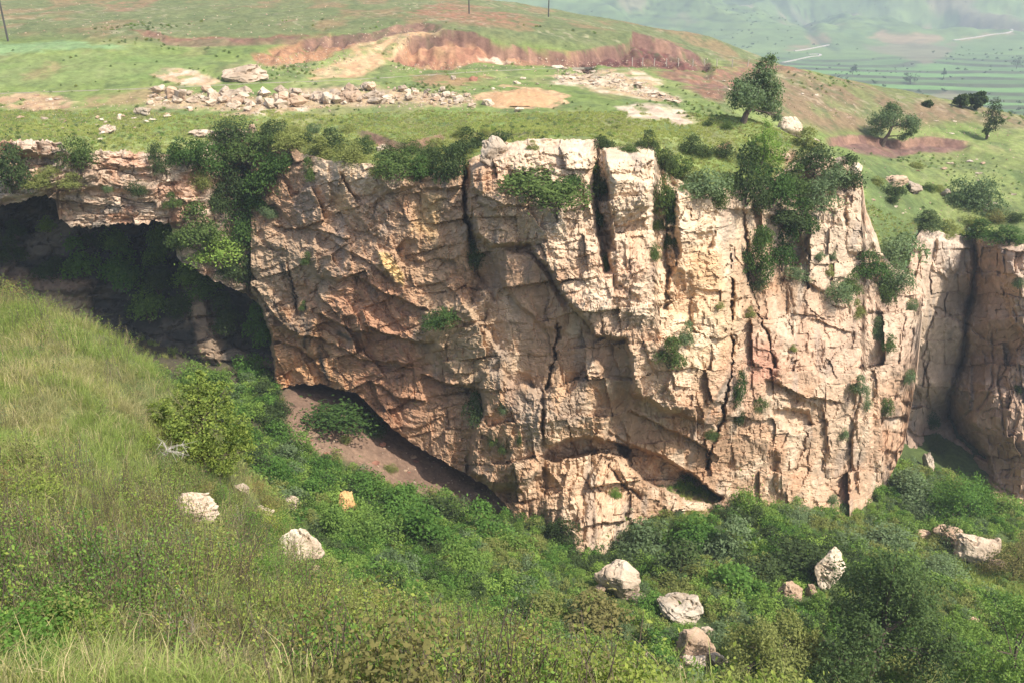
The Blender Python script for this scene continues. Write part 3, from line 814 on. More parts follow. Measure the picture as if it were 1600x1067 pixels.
# --- the great buttress
SLABS = [  # outline, how far it stands forward, edge width, lean per 100 px down / right
    ([(735, 266), (735, 330), (745, 366), (766, 385), (827, 384), (847, 407), (867, 438), (880, 465), (900, 485), (918, 502), (930, 526), (979, 532), (986, 559), (990, 613), (1030, 635), (1070, 648), (1100, 662), (1120, 620), (1141, 586), (1141, 384), (1135, 300), (1050, 292), (1030, 250), (935, 225), (800, 232)], 3.1, 4, 0, 0),
    ([(787, 394), (835, 400), (860, 440), (885, 490), (878, 518), (850, 512), (805, 470), (786, 440)], 1.1, 4, -0.9, 0),
    ([(850, 610), (872, 600), (886, 620), (900, 600), (932, 557), (958, 598), (955, 640), (945, 690), (905, 684), (880, 690), (850, 700)], 1.5, 3, 0.5, -0.4),
    ([(755, 578), (783, 582), (800, 610), (818, 600), (845, 622), (848, 690), (846, 735), (815, 765), (770, 764), (735, 735), (736, 690), (752, 640)], 1.8, 5, 0.6, 0),
    ([(660, 488), (720, 466), (750, 500), (765, 522), (786, 560), (762, 582), (730, 606), (690, 566), (668, 520)], 1.3, 5, -0.8, 0),
    ([(528, 266), (560, 256), (620, 268), (725, 277), (728, 298), (640, 292), (600, 305), (575, 325), (548, 300)], 0.9, 3, 0, 0),
    ([(545, 318), (575, 315), (600, 345), (627, 382), (612, 388), (580, 365), (556, 340)], 0.6, 3, 0, -1.2),
    ([(586, 390), (615, 395), (633, 425), (633, 456), (617, 442), (598, 415)], 0.6, 3, 0, -1.4),
    ([(625, 335), (650, 340), (672, 372), (665, 382), (640, 370)], 0.4, 3, 0, -1.0),
    ([(660, 300), (685, 300), (695, 335), (680, 345), (668, 325)], 0.4, 3, 0, -1.0),
    ([(445, 275), (475, 245), (500, 240), (512, 262), (520, 305), (505, 330), (480, 300), (460, 300)], 0.9, 3, 0, 0),
    ([(408, 350), (440, 350), (445, 390), (430, 395), (412, 375)], 0.7, 3, 0, -0.8),
    ([(484, 360), (550, 365), (552, 430), (530, 440), (490, 425)], 0.5, 4, 0, 0),
    ([(425, 512), (470, 530), (496, 560), (503, 585), (470, 600), (432, 600)], -0.7, 6, 0, 0),
    ([(945, 237), (960, 232), (1025, 236), (1023, 280), (1015, 320), (985, 340), (958, 352), (950, 300)], 2.2, 3, 0, 0),
    ([(958, 275), (1018, 285), (1016, 420), (1000, 470), (965, 440), (960, 360)], 0.8, 4, 0, 0),
    ([(800, 228), (930, 222), (925, 280), (912, 312), (885, 285), (790, 262)], -0.2, 3, 0, 0),
    ([(790, 262), (890, 292), (905, 300), (880, 305), (800, 290)], -0.6, 4, 0, 0),
    ([(730, 258), (752, 250), (756, 268), (752, 300), (735, 296)], 1.0, 3, 0, 0),
    ([(750, 272), (765, 262), (790, 285), (792, 320), (770, 328), (748, 318)], 0.9, 3, 0, 0),
    ([(928, 222), (946, 238), (952, 300), (958, 370), (948, 420), (938, 400), (926, 330), (924, 280)], -2.2, 4, 0, 0),
    ([(1026, 250), (1058, 285), (1056, 330), (1064, 395), (1046, 440), (1022, 400), (1018, 330), (1024, 290)], -2.4, 5, 0, 0),
    ([(735, 365), (766, 388), (780, 420), (770, 470), (745, 440), (728, 400)], -1.3, 6, 0, 0),
    ([(1148, 330), (1240, 342), (1258, 395), (1232, 440), (1184, 470), (1162, 430)], -2.4, 8, 0, 0),
    ([(1152, 295), (1260, 262), (1262, 318), (1180, 340)], -1.6, 6, 0, 0),
    ([(1262, 335), (1308, 318), (1322, 360), (1318, 430), (1288, 455), (1262, 440)], 1.3, 3, 0, 0),
    ([(1325, 300), (1348, 296), (1352, 345), (1372, 380), (1340, 400), (1322, 395)], 1.0, 3, 0, 0),
    ([(1170, 445), (1230, 450), (1240, 500), (1228, 520), (1200, 500)], -1.0, 8, 0, 0),
    ([(1208, 545), (1250, 560), (1300, 600), (1290, 640), (1240, 620), (1214, 590)], 0.8, 4, 0, 0),
    ([(1225, 640), (1262, 642), (1268, 662), (1240, 680), (1226, 665)], -1.2, 3, 0, 0),
    ([(1340, 590), (1358, 600), (1362, 700), (1345, 770), (1330, 720), (1335, 640)], 1.2, 4, 0, 0),
    ([(1215, 700), (1242, 690), (1236, 740), (1215, 770)], 0.9, 4, 0, 0),
    ([(1370, 600), (1420, 640), (1424, 700), (1380, 750), (1362, 700)], 0.7, 6, 0, 0),
    ([(1090, 390), (1118, 360), (1112, 390)], -0.8, 3, 0, 0),
    ([(1088, 365), (1118, 362), (1112, 388), (1092, 392)], -0.9, 3, 0, 0),
    ([(1042, 420), (1080, 430), (1090, 490), (1060, 500), (1045, 470)], -0.6, 5, 0, 0),
    ([(1062, 540), (1095, 575), (1100, 640), (1060, 640), (1040, 600)], 0.6, 4, 0, 0),
]
CRACKS = [([(727, 250), (726, 300), (728, 345), (735, 372)], 4.5, 4.5), ([(735, 360), (741, 385), (745, 420), (738, 470)], 7, 1.8), ([(935, 215), (934, 260), (928, 300), (938, 350), (942, 400), (950, 425)], 6, 2.8), ([(1034, 255), (1040, 300), (1044, 350), (1040, 420), (1042, 480)], 7, 2.2),
          ([(1141, 384), (1143, 480), (1141, 586), (1128, 660), (1112, 700), (1104, 730)], 3, 2.4), ([(1160, 300), (1166, 380), (1172, 450), (1190, 500), (1203, 540), (1210, 570)], 3.5, 1.8), ([(1262, 330), (1264, 400), (1262, 452)], 3, 1.8), ([(872, 505), (866, 555), (855, 612)], 3, 2.0),
          ([(850, 610), (849, 650), (848, 700)], 2.5, 1.6), ([(448, 412), (458, 445), (468, 492)], 3, 1.2), ([(553, 370), (548, 400), (550, 432)], 2.2, 0.9), ([(482, 360), (484, 385), (486, 420)], 2.2, 0.8), ([(815, 295), (818, 330), (815, 355)], 2.2, 0.9), ([(850, 320), (842, 345), (830, 380)], 2, 0.6),
          ([(1318, 330), (1320, 420), (1310, 470)], 2.2, 0.9), ([(1225, 460), (1236, 520), (1230, 560)], 2.4, 0.8), ([(1300, 470), (1310, 560), (1350, 600)], 2.2, 0.6), ([(1240, 735), (1255, 700), (1262, 672)], 2.4, 1.0), ([(1290, 690), (1282, 740), (1310, 775)], 2.4, 0.8), ([(1345, 600), (1330, 690), (1322, 780)], 2.4, 0.8),
          ([(670, 545), (676, 585), (690, 600)], 2.2, 0.8), ([(690, 600), (705, 640), (740, 640)], 2, 0.6), ([(650, 600), (672, 640), (700, 700)], 2.2, 0.6), ([(905, 690), (930, 760), (960, 790)], 2.5, 0.8), ([(945, 720), (975, 760), (1000, 775)], 3.5, 1.4), ([(880, 720), (884, 790), (900, 860)], 2.2, 0.7), ([(850, 745), (852, 790), (868, 830)], 2.2, 0.8),
          ([(940, 600), (955, 640)], 2, 0.6), ([(1000, 560), (1030, 600), (1060, 640)], 2.0, 0.5), ([(905, 420), (960, 470), (985, 520)], 2.2, 0.6), ([(1075, 300), (1078, 360), (1060, 420)], 2.0, 0.5), ([(1105, 420), (1112, 500), (1100, 580)], 2.2, 0.7)]
LEDGES = [  # overhanging bands: below the line the rock steps back, then comes forward again
    ([(398, 448), (420, 480), (445, 512), (470, 524), (500, 526), (515, 535)], 0.9, 34), ([(500, 490), (527, 505), (552, 518), (580, 520)], 0.9, 30), ([(405, 500), (430, 535), (470, 545), (490, 560), (500, 580), (520, 597)], 0.8, 26), ([(575, 510), (610, 522), (640, 530), (670, 533)], 0.9, 40),
    ([(664, 584), (690, 597), (730, 604), (752, 606)], 0.9, 34), ([(556, 430), (600, 455), (650, 478), (672, 482)], 0.6, 30), ([(500, 365), (560, 400), (620, 440)], 0.4, 30), ([(520, 535), (560, 560), (610, 565), (640, 575)], 0.5, 24), ([(590, 600), (620, 620), (660, 625)], 0.5, 22), ([(430, 355), (480, 356), (540, 372)], 0.4, 18),
    ([(985, 640), (1040, 668), (1090, 690), (1120, 710)], 0.7, 20), ([(945, 668), (1000, 700), (1060, 735), (1128, 772)], 0.3, 10), ([(1215, 640), (1262, 645)], 0.6, 18), ([(1200, 590), (1260, 620), (1310, 625)], 0.7, 24), ([(1090, 450), (1130, 455)], 0.4, 14), ([(1270, 500), (1330, 520)], 0.4, 14), ([(740, 300), (790, 318), (830, 322)], 0.35, 14), ([(890, 330), (930, 318)], 0.3, 10), ([(960, 355), (1012, 340)], 0.5, 14)]
HOLLOW = [([(846, 712), (866, 696), (884, 690), (912, 683), (950, 688), (975, 694), (985, 700), (980, 712), (940, 706), (900, 712), (868, 722)], 3.0, 3), ([(962, 692), (1000, 700), (1030, 712), (1060, 728), (1092, 752), (1130, 778), (1112, 784), (1076, 778), (1048, 768), (1010, 752), (985, 728)], 4.5, 3), ([(770, 760), (830, 755), (846, 745), (850, 770), (820, 790), (790, 780)], 0.8, 6), ([(946, 362), (958, 372), (962, 392), (950, 390)], 1.5, 3)]


NICHE = [(300, 440), (388, 450), (404, 468), (415, 495), (424, 514), (428, 560), (432, 601), (436, 640), (300, 640)]   # where the buttress turns its flank into the hollow


def main_depth(PX, PY):
    wxx, wyy = warp(PX, PY, 1, 4.0, 20)
    D = f_main(PX, PY)
    top_fade = smooth(0, 22, PY - np.interp(PX, [p[0] for p in m_top], [p[1] for p in m_top]))
    for poly, off, soft, ly, lx in SLABS:
        s = sdpoly(wxx, wyy, poly)
        m = smooth(-soft, soft, s)
        cx = np.mean([p[0] for p in poly])
        cy = np.mean([p[1] for p in poly])
        D = D - m * (off + ly * (wyy - cy) / 100 + lx * (wxx - cx) / 100) * (0.25 + 0.75 * top_fade)
    for ln, h, fade in LEDGES:
        l = np.array(ln, float)
        t = wyy - np.interp(PX, l[:, 0], l[:, 1])
        inx = smooth(l[0, 0] - 12, l[0, 0] + 8, PX) * smooth(l[-1, 0] + 12, l[-1, 0] - 8, PX)
        D = D + 1.7 * inx * h * (smooth(-0.5, 2.5, t) * np.exp(-np.maximum(t, 0) / fade) - 0.5 * np.exp(-np.maximum(-t, 0) / (fade * 0.5)) * (t < 0))
    for poly, h, soft in HOLLOW:
        D = D + h * smooth(-soft, soft * 0.4, sdpoly(wxx, wyy, poly))
    w2x, w2y = warp(PX, PY, 3, 5.0, 13)
    brk = fbm(PX / 22, PY / 30, 11, 3, 479)
    for ln, w, h in [c for c in CRACKS if c[1] > 2.3]:
        ww = 0.62 * w * np.maximum(.15, 1 + 1.6 * brk)
        D = D + 0.8 * h * np.exp(-(dline(w2x, w2y, ln) / ww) ** 2) * (0.3 + 0.7 * top_fade) * (1.0 if w > 2.6 else smooth(-0.25, 0.25, brk + 0.05))
    # broken-rock relief in metres on the face: u along it, v down it
    u = (PX - 800) * 0.068 + 0.55 * fbm(PX / 45, PY / 45, 0, 3, 411)
    v = (PY - 500) * 0.076 + 0.55 * fbm(PX / 45, PY / 45, 5, 3, 412)
    rightness = smooth(1090, 1190, PX)
    leftness = smooth(730, 600, PX)
    recess = smooth(-8, 8, sdpoly(PX, PY, [(766, 390), (840, 388), (930, 530), (985, 560), (990, 640), (1110, 720), (1128, 770), (1040, 720), (985, 690), (950, 690), (940, 560), (870, 600), (850, 600), (790, 560), (760, 480)]))
    fl = 1 - 0.5 * recess
    ft = 0.35 + 0.65 * top_fade

    def relief(th, vs, sd):
        """one family of joints: dip from the vertical, height of the blocks"""
        al, ac = (u * math.sin(th) + v * math.cos(th)) / vs, u * math.cos(th) - v * math.sin(th)
        r = blocks(ac, al, 3.6, 4.2, 901 + sd, 1.5, 0.10, 0.10, 0.22) * 1.15 * ft
        r = r + facets(ac, al * 0.7, 2.6, 421 + sd, 1.6, 0.03, 0.04) * 0.42 * top_fade
        r = r + blocks(ac + .3 * al, al, 1.35, 1.35, 911 + sd, 1.5, 0.09, 0.06, 0.22) * 0.30 * ft
        r = r + plates(fbm(ac / 1.6, al / 2.6, sd, 5, 471, 0.55), 4) * 0.45 * ft
        r = r + blocks(ac - .2 * al, al, 0.52, 0.46, 921 + sd, 1.4, 0.08, 0.045, 0.22) * 0.12 * ft
        return r + facets(ac, al * 0.8, 0.45, 441 + sd, 1.5, 0.06, 0.08) * 0.11 * ft

    wl_, wr_ = leftness, rightness
    D = D - fl * (wl_ * relief(.42, .9, 0) + (1 - wl_ - wr_) * relief(.12, 1.0, 50) + wr_ * relief(.02, 1.5, 100))
    rib = fbm((u * 0.8 - v * 0.62) / 0.9, (u * 0.62 + v * 0.8) / 3.2, 0, 3, 451)
    D = D - 0.12 * leftness * rib * top_fade
    flute = smooth(-10, 14, sdpoly(PX, PY, [(800, 765), (850, 720), (920, 700), (985, 740), (1000, 800), (940, 885), (880, 870), (800, 800)]))
    D = D - flute * 0.6 * fbm(u / 0.55, v / 3.5, 0, 3, 453)
    D = D - 0.15 * 0.7 * fbm(u / 0.5, v / 0.5, 0, 4, 455, 0.65)
    bed = v - 0.55 * u                                      # slanting beds of the shaded flank break into steps
    D = D - leftness * ft * plates(fbm(bed / 1.3, (u + .5 * v) / 5.0, 21, 5, 481, 0.55), 5) * 0.55
    D = D - rightness * 0.3 * fbm(u / 1.8, v / 3.8, 0, 4, 457) * top_fade
    D = D + 10 * smooth(-1.0, 5, sdpoly(*warp(PX, PY, 19, 3, 14), NICHE, 60))
    return D


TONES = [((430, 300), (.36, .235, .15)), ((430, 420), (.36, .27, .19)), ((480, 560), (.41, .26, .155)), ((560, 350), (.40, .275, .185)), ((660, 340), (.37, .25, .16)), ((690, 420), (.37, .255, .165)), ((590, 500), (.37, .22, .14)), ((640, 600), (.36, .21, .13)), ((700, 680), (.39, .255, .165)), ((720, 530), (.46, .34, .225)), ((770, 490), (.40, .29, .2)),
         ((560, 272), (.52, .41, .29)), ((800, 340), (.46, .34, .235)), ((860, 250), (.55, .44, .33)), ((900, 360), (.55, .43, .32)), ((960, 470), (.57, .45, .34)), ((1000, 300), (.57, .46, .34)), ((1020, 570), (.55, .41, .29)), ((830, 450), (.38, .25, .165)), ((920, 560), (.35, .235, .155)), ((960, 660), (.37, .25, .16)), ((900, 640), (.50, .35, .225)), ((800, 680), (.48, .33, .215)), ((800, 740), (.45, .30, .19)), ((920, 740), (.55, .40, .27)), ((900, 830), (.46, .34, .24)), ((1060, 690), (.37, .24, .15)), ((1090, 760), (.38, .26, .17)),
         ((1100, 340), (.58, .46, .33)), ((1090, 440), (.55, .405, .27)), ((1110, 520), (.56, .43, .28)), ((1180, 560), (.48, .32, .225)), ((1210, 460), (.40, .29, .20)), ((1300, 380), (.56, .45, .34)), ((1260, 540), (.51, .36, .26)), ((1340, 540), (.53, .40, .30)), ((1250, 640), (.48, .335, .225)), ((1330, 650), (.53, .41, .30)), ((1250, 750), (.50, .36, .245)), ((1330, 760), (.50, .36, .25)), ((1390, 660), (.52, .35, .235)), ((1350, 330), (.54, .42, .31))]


def main_tone(PX, PY, X, Y, Z):
    wxx, wyy = warp(PX, PY, 5, 14, 30)
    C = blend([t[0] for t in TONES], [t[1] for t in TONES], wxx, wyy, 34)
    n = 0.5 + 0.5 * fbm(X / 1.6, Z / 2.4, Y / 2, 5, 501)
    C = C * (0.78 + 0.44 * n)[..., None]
    pale = smooth(0.56, 0.74, 0.5 + 0.5 * fbm(X / 2.2, Z / 3.0, 3, 5, 503)) * smooth(720, 860, PX)
    C = mixc(C, (.66, .56, .43), 0.5 * pale)
    red = smooth(0.60, 0.76, 0.5 + 0.5 * fbm(X / 3.0, Z / 4.0, 9, 4, 505))
    C = mixc(C, (.46, .25, .14), 0.35 * red)
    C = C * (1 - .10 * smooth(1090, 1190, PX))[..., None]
    grey = smooth(0.60, 0.76, 0.5 + 0.5 * fbm(X / 1.8, Z / 5.0, 15, 5, 507))
    C = mixc(C, (.25, .225, .20), 0.5 * grey)
    yel = smooth(0, 5, sdpoly(wxx * 0.3 + PX * 0.7, wyy * 0.3 + PY * 0.7, [(586, 392), (612, 395), (630, 425), (632, 452), (615, 438), (598, 415)]))
    C = mixc(C, (.62, .46, .22), 0.8 * yel)
    for poly, c, a in (([(1080, 380), (1130, 400), (1125, 450), (1080, 440)], (.56, .36, .19), .5), ([(470, 560), (500, 540), (530, 600), (470, 604), (432, 600), (430, 540)], (.48, .28, .14), .5), ([(540, 300), (552, 340), (520, 330), (515, 310)], (.52, .34, .16), .6), ([(660, 300), (700, 300), (680, 380), (640, 360)], (.52, .38, .19), .5), ([(830, 400), (860, 300), (890, 320), (860, 360)], (.30, .28, .26), .5),
                       ([(1170, 520), (1215, 550), (1215, 600), (1170, 600)], (.42, .22, .16), .6)):
        C = mixc(C, c, a * smooth(-8, 10, sdpoly(wxx * 0.5 + PX * 0.5, wyy * 0.5 + PY * 0.5, poly)))
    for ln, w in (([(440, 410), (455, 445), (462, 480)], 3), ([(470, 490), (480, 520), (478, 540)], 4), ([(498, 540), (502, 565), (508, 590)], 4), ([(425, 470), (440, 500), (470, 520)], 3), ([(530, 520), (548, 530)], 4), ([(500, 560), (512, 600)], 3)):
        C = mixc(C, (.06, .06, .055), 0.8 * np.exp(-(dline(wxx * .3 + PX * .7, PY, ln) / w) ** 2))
    C = mixc(C, (.085, .075, .062), .9 * smooth(3, 9, sdpoly(PX, PY, NICHE, 60)))  # flank inside the hollow darkened to match, shade painted into the rock tone
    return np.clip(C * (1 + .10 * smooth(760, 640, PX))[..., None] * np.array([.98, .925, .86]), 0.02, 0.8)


m_bot = [(390, 606), (440, 606), (470, 598), (500, 600), (560, 615), (585, 640), (610, 665), (640, 690), (680, 712), (720, 736), (765, 762), (800, 800), (850, 835), (900, 880), (930, 895), (955, 860), (1000, 815), (1060, 805), (1130, 800), (1200, 805), (1330, 820), (1350, 790), (1378, 772), (1412, 700), (1430, 600), (1440, 500), (1448, 478)]
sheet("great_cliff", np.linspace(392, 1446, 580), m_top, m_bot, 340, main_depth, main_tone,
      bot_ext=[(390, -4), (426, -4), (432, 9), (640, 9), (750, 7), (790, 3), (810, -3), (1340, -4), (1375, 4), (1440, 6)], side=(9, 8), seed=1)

# --- the banded ledge on the left and the ramp below the gully
l_bot = [(-220, 335), (0, 322), (70, 306), (88, 312), (92, 340), (110, 352), (150, 356), (190, 352), (250, 346), (268, 352), (276, 402), (300, 418), (345, 442), (385, 462), (410, 482), (430, 505)]


def left_depth(PX, PY):
    D = f_left(PX, PY)
    tf = smooth(0, 14, PY - np.interp(PX, [p[0] for p in l_top], [p[1] for p in l_top]))
    u = PX * 0.072 + 0.8 * fbm(PX / 40, PY / 40, 0, 3, 611)
    v = PY * 0.08 + 0.9 * fbm(PX / 55, PY / 30, 5, 3, 612) - 0.004 * PX
    band = blocks(u, v, 2.6, 1.25, 621, 0.8, 0.25, 0.10, 0.4) * 1.0 + blocks(u, v, 1.1, 0.62, 625, 1.0, 0.2, 0.07, 0.4) * 0.40 + blocks(u, v, 0.5, 0.3, 631, 1.0, 0.1, 0.05, 0.4) * 0.16
    D = D - band * (0.3 + 0.7 * tf)
    wxx, wyy = warp(PX, PY, 9, 3, 18)
    for poly, off, soft in (([(18, 222), (95, 220), (102, 240), (85, 246), (30, 244)], 0.8, 3), ([(0, 285), (60, 272), (150, 268), (160, 290), (120, 300), (60, 305), (0, 312)], 0.8, 4), ([(30, 245), (90, 247), (80, 262), (30, 265)], -0.8, 3), ([(160, 245), (240, 242), (255, 262), (170, 268)], 0.5, 4), ([(92, 312), (140, 296), (250, 300), (262, 342), (190, 350), (110, 350)], -0.5, 4)):
        D = D - off * smooth(-soft, soft, sdpoly(wxx, wyy, poly))
    return D - 0.1 * fbm(u / 0.4, v / 0.4, 0, 3, 655)


def left_tone(PX, PY, X, Y, Z):
    n = 0.5 + 0.5 * fbm(X / 3.0, Z / 1.0, Y / 2, 5, 661)
    C = mixc((.37, .255, .17), (.54, .42, .31), smooth(0.3, 0.7, n))
    C = mixc(C, (.46, .25, .15), 0.6 * smooth(0.58, 0.74, 0.5 + 0.5 * fbm(X / 2.5, Z / 2.0, 5, 4, 663)))
    C = mixc(C, (.22, .20, .17), 0.6 * smooth(0.58, 0.72, 0.5 + 0.5 * fbm(X / 2.0, Z / 1.5, 11, 5, 665)))
    return np.clip(C * np.where(PX > 330, 0.85, 1.0)[..., None], 0.02, 0.8)


sheet("ledge_cliff", np.concatenate([np.linspace(-220, -10, 40)[:-1], np.linspace(-10, 430, 250)]), l_top, l_bot, 130, left_depth, left_tone,
      bot_ext=[(-220, 20), (0, 20), (260, 18), (280, 13), (350, 12), (430, 10)], seed=2, jag=5.0)

# --- back wall of the great hollow
CAVE = [(-220, 300, 122), (0, 300, 122), (0, 440, 119), (0, 455, 121.5), (0, 520, 121), (150, 440, 119.5), (160, 460, 122), (200, 330, 123), (250, 450, 121), (300, 420, 120.5), (300, 560, 117), (420, 480, 119), (420, 620, 113), (480, 560, 117), (480, 640, 113), (200, 600, 119), (560, 620, 114), (640, 660, 112), (860, 740, 108), (800, 820, 106), (560, 740, 110), (-220, 600, 121), (0, 640, 118)]
f_cave = field([(p[0], p[1]) for p in CAVE], [p[2] + (3.0 if p[0] < 330 and p[1] < 560 else 0) for p in CAVE])


def cave_depth(PX, PY):
    u = PX * 0.08 + 0.8 * fbm(PX / 40, PY / 40, 0, 3, 711)
    v = PY * 0.09 + 0.9 * fbm(PX / 50, PY / 30, 5, 3, 712)
    D = f_cave(PX, PY) - facets(u * 0.4, v, 2.2, 721, 0.8, 0.4, 0.08) * 1.1 - facets(u * 0.7, v, 0.9, 725, 0.9, 0.4, 0.1) * 0.4
    wxx, wyy = warp(PX, PY, 11, 4, 18)
    for poly, off in (([(290, 440), (320, 470), (335, 530), (345, 575), (310, 560), (296, 500)], 1.5), ([(-220, 425), (60, 430), (140, 436), (150, 456), (60, 462), (-220, 462)], 1.2), ([(45, 460), (140, 470), (150, 510), (60, 500)], 0.8)):
        D = D - off * smooth(-5, 5, sdpoly(wxx, wyy, poly))
    return D


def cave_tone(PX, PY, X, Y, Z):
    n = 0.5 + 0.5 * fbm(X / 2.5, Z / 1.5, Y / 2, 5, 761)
    C = mixc((.048, .044, .038), (.14, .115, .09), smooth(0.45, 0.85, n))  # dark stained rock, darkened further: part of the hollow's shade is in this tone
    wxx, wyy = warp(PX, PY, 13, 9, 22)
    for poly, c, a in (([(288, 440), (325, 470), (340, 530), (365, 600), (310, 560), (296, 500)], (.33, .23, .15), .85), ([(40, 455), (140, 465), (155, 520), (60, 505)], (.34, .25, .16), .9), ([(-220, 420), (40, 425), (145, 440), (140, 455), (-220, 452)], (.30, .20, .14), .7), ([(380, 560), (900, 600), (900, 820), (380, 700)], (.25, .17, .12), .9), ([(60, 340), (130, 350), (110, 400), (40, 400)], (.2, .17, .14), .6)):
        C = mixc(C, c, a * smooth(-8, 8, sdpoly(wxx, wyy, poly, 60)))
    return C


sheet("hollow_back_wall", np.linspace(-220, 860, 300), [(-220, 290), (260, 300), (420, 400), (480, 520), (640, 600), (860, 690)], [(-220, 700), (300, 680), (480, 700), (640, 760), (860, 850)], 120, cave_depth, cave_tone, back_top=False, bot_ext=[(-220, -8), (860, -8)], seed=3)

# --- the far cliff on the right: two walls meeting in a tall corner
r_bot = [(1396, 745), (1440, 742), (1480, 752), (1520, 770), (1555, 785), (1600, 800), (1720, 822), (1900, 850)]


def right_depth(PX, PY):
    wxx, wyy = warp(PX, PY, 15, 4, 20)
    D = f_right(PX, PY)
    tf = smooth(0, 14, PY - np.interp(PX, [p[0] for p in r_top], [p[1] for p in r_top]))
    for ln, w, h in (([(1520, 378), (1526, 420), (1520, 450), (1510, 500), (1504, 560), (1490, 610), (1482, 650), (1500, 680), (1540, 715)], 5.0, 3.2), ([(1452, 478), (1480, 490), (1512, 505)], 2.2, .9), ([(1460, 490), (1448, 520), (1442, 560), (1450, 600), (1446, 650)], 2, .8), ([(1570, 390), (1575, 470), (1590, 500)], 2, .7), ([(1550, 520), (1552, 600), (1530, 640)], 2, .6), ([(1580, 560), (1560, 600), (1570, 680)], 2, .6), ([(1512, 505), (1540, 530)], 2, .6)):
        D = D + h * np.exp(-(dline(wxx, wyy, ln) / w) ** 2) * (.1 + .9 * tf)
    for poly, off, soft in (([(1415, 380), (1440, 362), (1455, 380), (1450, 470), (1420, 500)], 1.0, 4), ([(1462, 372), (1505, 378), (1498, 420), (1480, 436), (1458, 420)], 1.2, 3), ([(1490, 600), (1515, 560), (1520, 640), (1495, 660), (1482, 650)], 1.4, 3), ([(1560, 385), (1610, 385), (1720, 400), (1720, 530), (1595, 530), (1575, 480)], 2.0, 4), ([(1500, 640), (1520, 560), (1600, 560), (1600, 690), (1560, 700)], 0.7, 4), ([(1480, 600), (1500, 650), (1545, 715), (1550, 760), (1470, 740), (1440, 680), (1450, 640)], -1.2, 6)):
        D = D - off * smooth(-soft, soft, sdpoly(wxx, wyy, poly)) * (0.2 + 0.8 * tf)
    u = PX * 0.085 + 0.8 * fbm(PX / 40, PY / 40, 0, 3, 811)
    v = PY * 0.09 + 0.9 * fbm(PX / 40, PY / 40, 5, 3, 812)
    rough = 0.6 + 0.6 * smooth(1548, 1575, PX) + 0.5 * smooth(1450, 1425, PX)
    return D - (blocks(u, v, 2.4, 3.2, 821, 1.4, .12, .1, .3) * 1.0 + facets(u, v * 0.6, 1.8, 823, 1.2, 0.1, 0.05) * 0.3 + blocks(u, v, .9, 1.0, 825, 1.4, .12, .06, .3) * 0.32) * rough * (0.3 + 0.7 * tf) - 0.1 * fbm(u / 0.4, v / 0.4, 0, 3, 855)


def right_tone(PX, PY, X, Y, Z):
    wxx, wyy = warp(PX, PY, 17, 9, 24)
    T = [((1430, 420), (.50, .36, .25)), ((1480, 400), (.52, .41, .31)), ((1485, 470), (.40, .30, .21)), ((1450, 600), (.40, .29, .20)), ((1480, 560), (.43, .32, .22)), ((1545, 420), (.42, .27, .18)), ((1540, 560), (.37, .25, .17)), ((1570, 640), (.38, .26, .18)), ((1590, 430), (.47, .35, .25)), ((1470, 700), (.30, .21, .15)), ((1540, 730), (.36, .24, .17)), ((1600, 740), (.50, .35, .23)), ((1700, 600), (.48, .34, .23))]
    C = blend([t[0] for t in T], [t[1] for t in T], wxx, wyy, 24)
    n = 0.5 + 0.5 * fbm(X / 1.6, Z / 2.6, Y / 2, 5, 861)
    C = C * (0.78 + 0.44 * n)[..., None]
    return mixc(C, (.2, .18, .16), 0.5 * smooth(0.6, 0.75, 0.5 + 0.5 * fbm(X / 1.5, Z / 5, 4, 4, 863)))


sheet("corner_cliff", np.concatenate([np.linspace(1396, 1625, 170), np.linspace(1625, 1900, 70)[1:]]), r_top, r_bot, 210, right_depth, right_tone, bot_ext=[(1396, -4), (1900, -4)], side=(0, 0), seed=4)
# ------------------------------------------------------------------ standing things on the ground
bvh = BVHTree.FromPolygons(np.vstack(SURF_V).tolist(), np.vstack(SURF_F).tolist())


def pick(px, py):
    x, y, z = at(px, py, 10.0)
    d = Vector((float(x), 10.0, float(z))).normalized()
    h = bvh.ray_cast(Vector((0, 0, 0)), d)
    return (h[0], h[3]) if h[0] is not None else (d * 300, 300.0)


def rnd_unit(rng, n):
    v = rng.normal(size=(n, 3))
    return v / np.linalg.norm(v, axis=1, keepdims=True)


def nrm(v):
    return v / np.maximum(np.linalg.norm(v, axis=-1, keepdims=True), 1e-9)


def leaves(rng, c, out, size, aspect=0.55, bias=0.7):
    """one small four-cornered leaf per centre, facing outwards and up with scatter"""
    n = len(c)
    nn = nrm(out * bias + np.array([0, 0, 0.35]) + rnd_unit(rng, n) * 0.9)
    d = nrm(np.cross(nn, rnd_unit(rng, n)))
    s = np.cross(nn, d)
    sz = (size * rng.uniform(0.65, 1.35, n))[:, None]
    V = np.stack([c - d * sz * .5, c + s * sz * aspect * .5, c + d * sz * .5, c - s * sz * aspect * .5], 1).reshape(-1, 3)
    F = np.arange(4 * n).reshape(n, 4)
    return V, F


def tube(pts, rad, k=5):
    P = np.asarray(pts, float)
    n = len(P)
    V = []
    for i in range(n):
        t = nrm(P[min(i + 1, n - 1)] - P[max(i - 1, 0)])
        a = nrm(np.cross(t, [0.3, 0.9, 0.1]))
        b = np.cross(t, a)
        for j in range(k):
            w = 2 * math.pi * j / k
            V.append(P[i] + rad[i] * (a * math.cos(w) + b * math.sin(w)))
    F = [[i * k + j, i * k + (j + 1) % k, (i + 1) * k + (j + 1) % k, (i + 1) * k + j] for i in range(n - 1) for j in range(k)]
    return np.array(V), np.array(F)


def join(parts):
    Vs, Fs, M, o = [], [], [], 0
    for V, F, m in parts:
        Vs.append(V)
        Fs.append(F + o)
        M.append(np.full(len(F), m))
        o += len(V)
    quads = [f for f in Fs if f.shape[1] == 4]
    return np.vstack(Vs), Fs, np.concatenate(M)


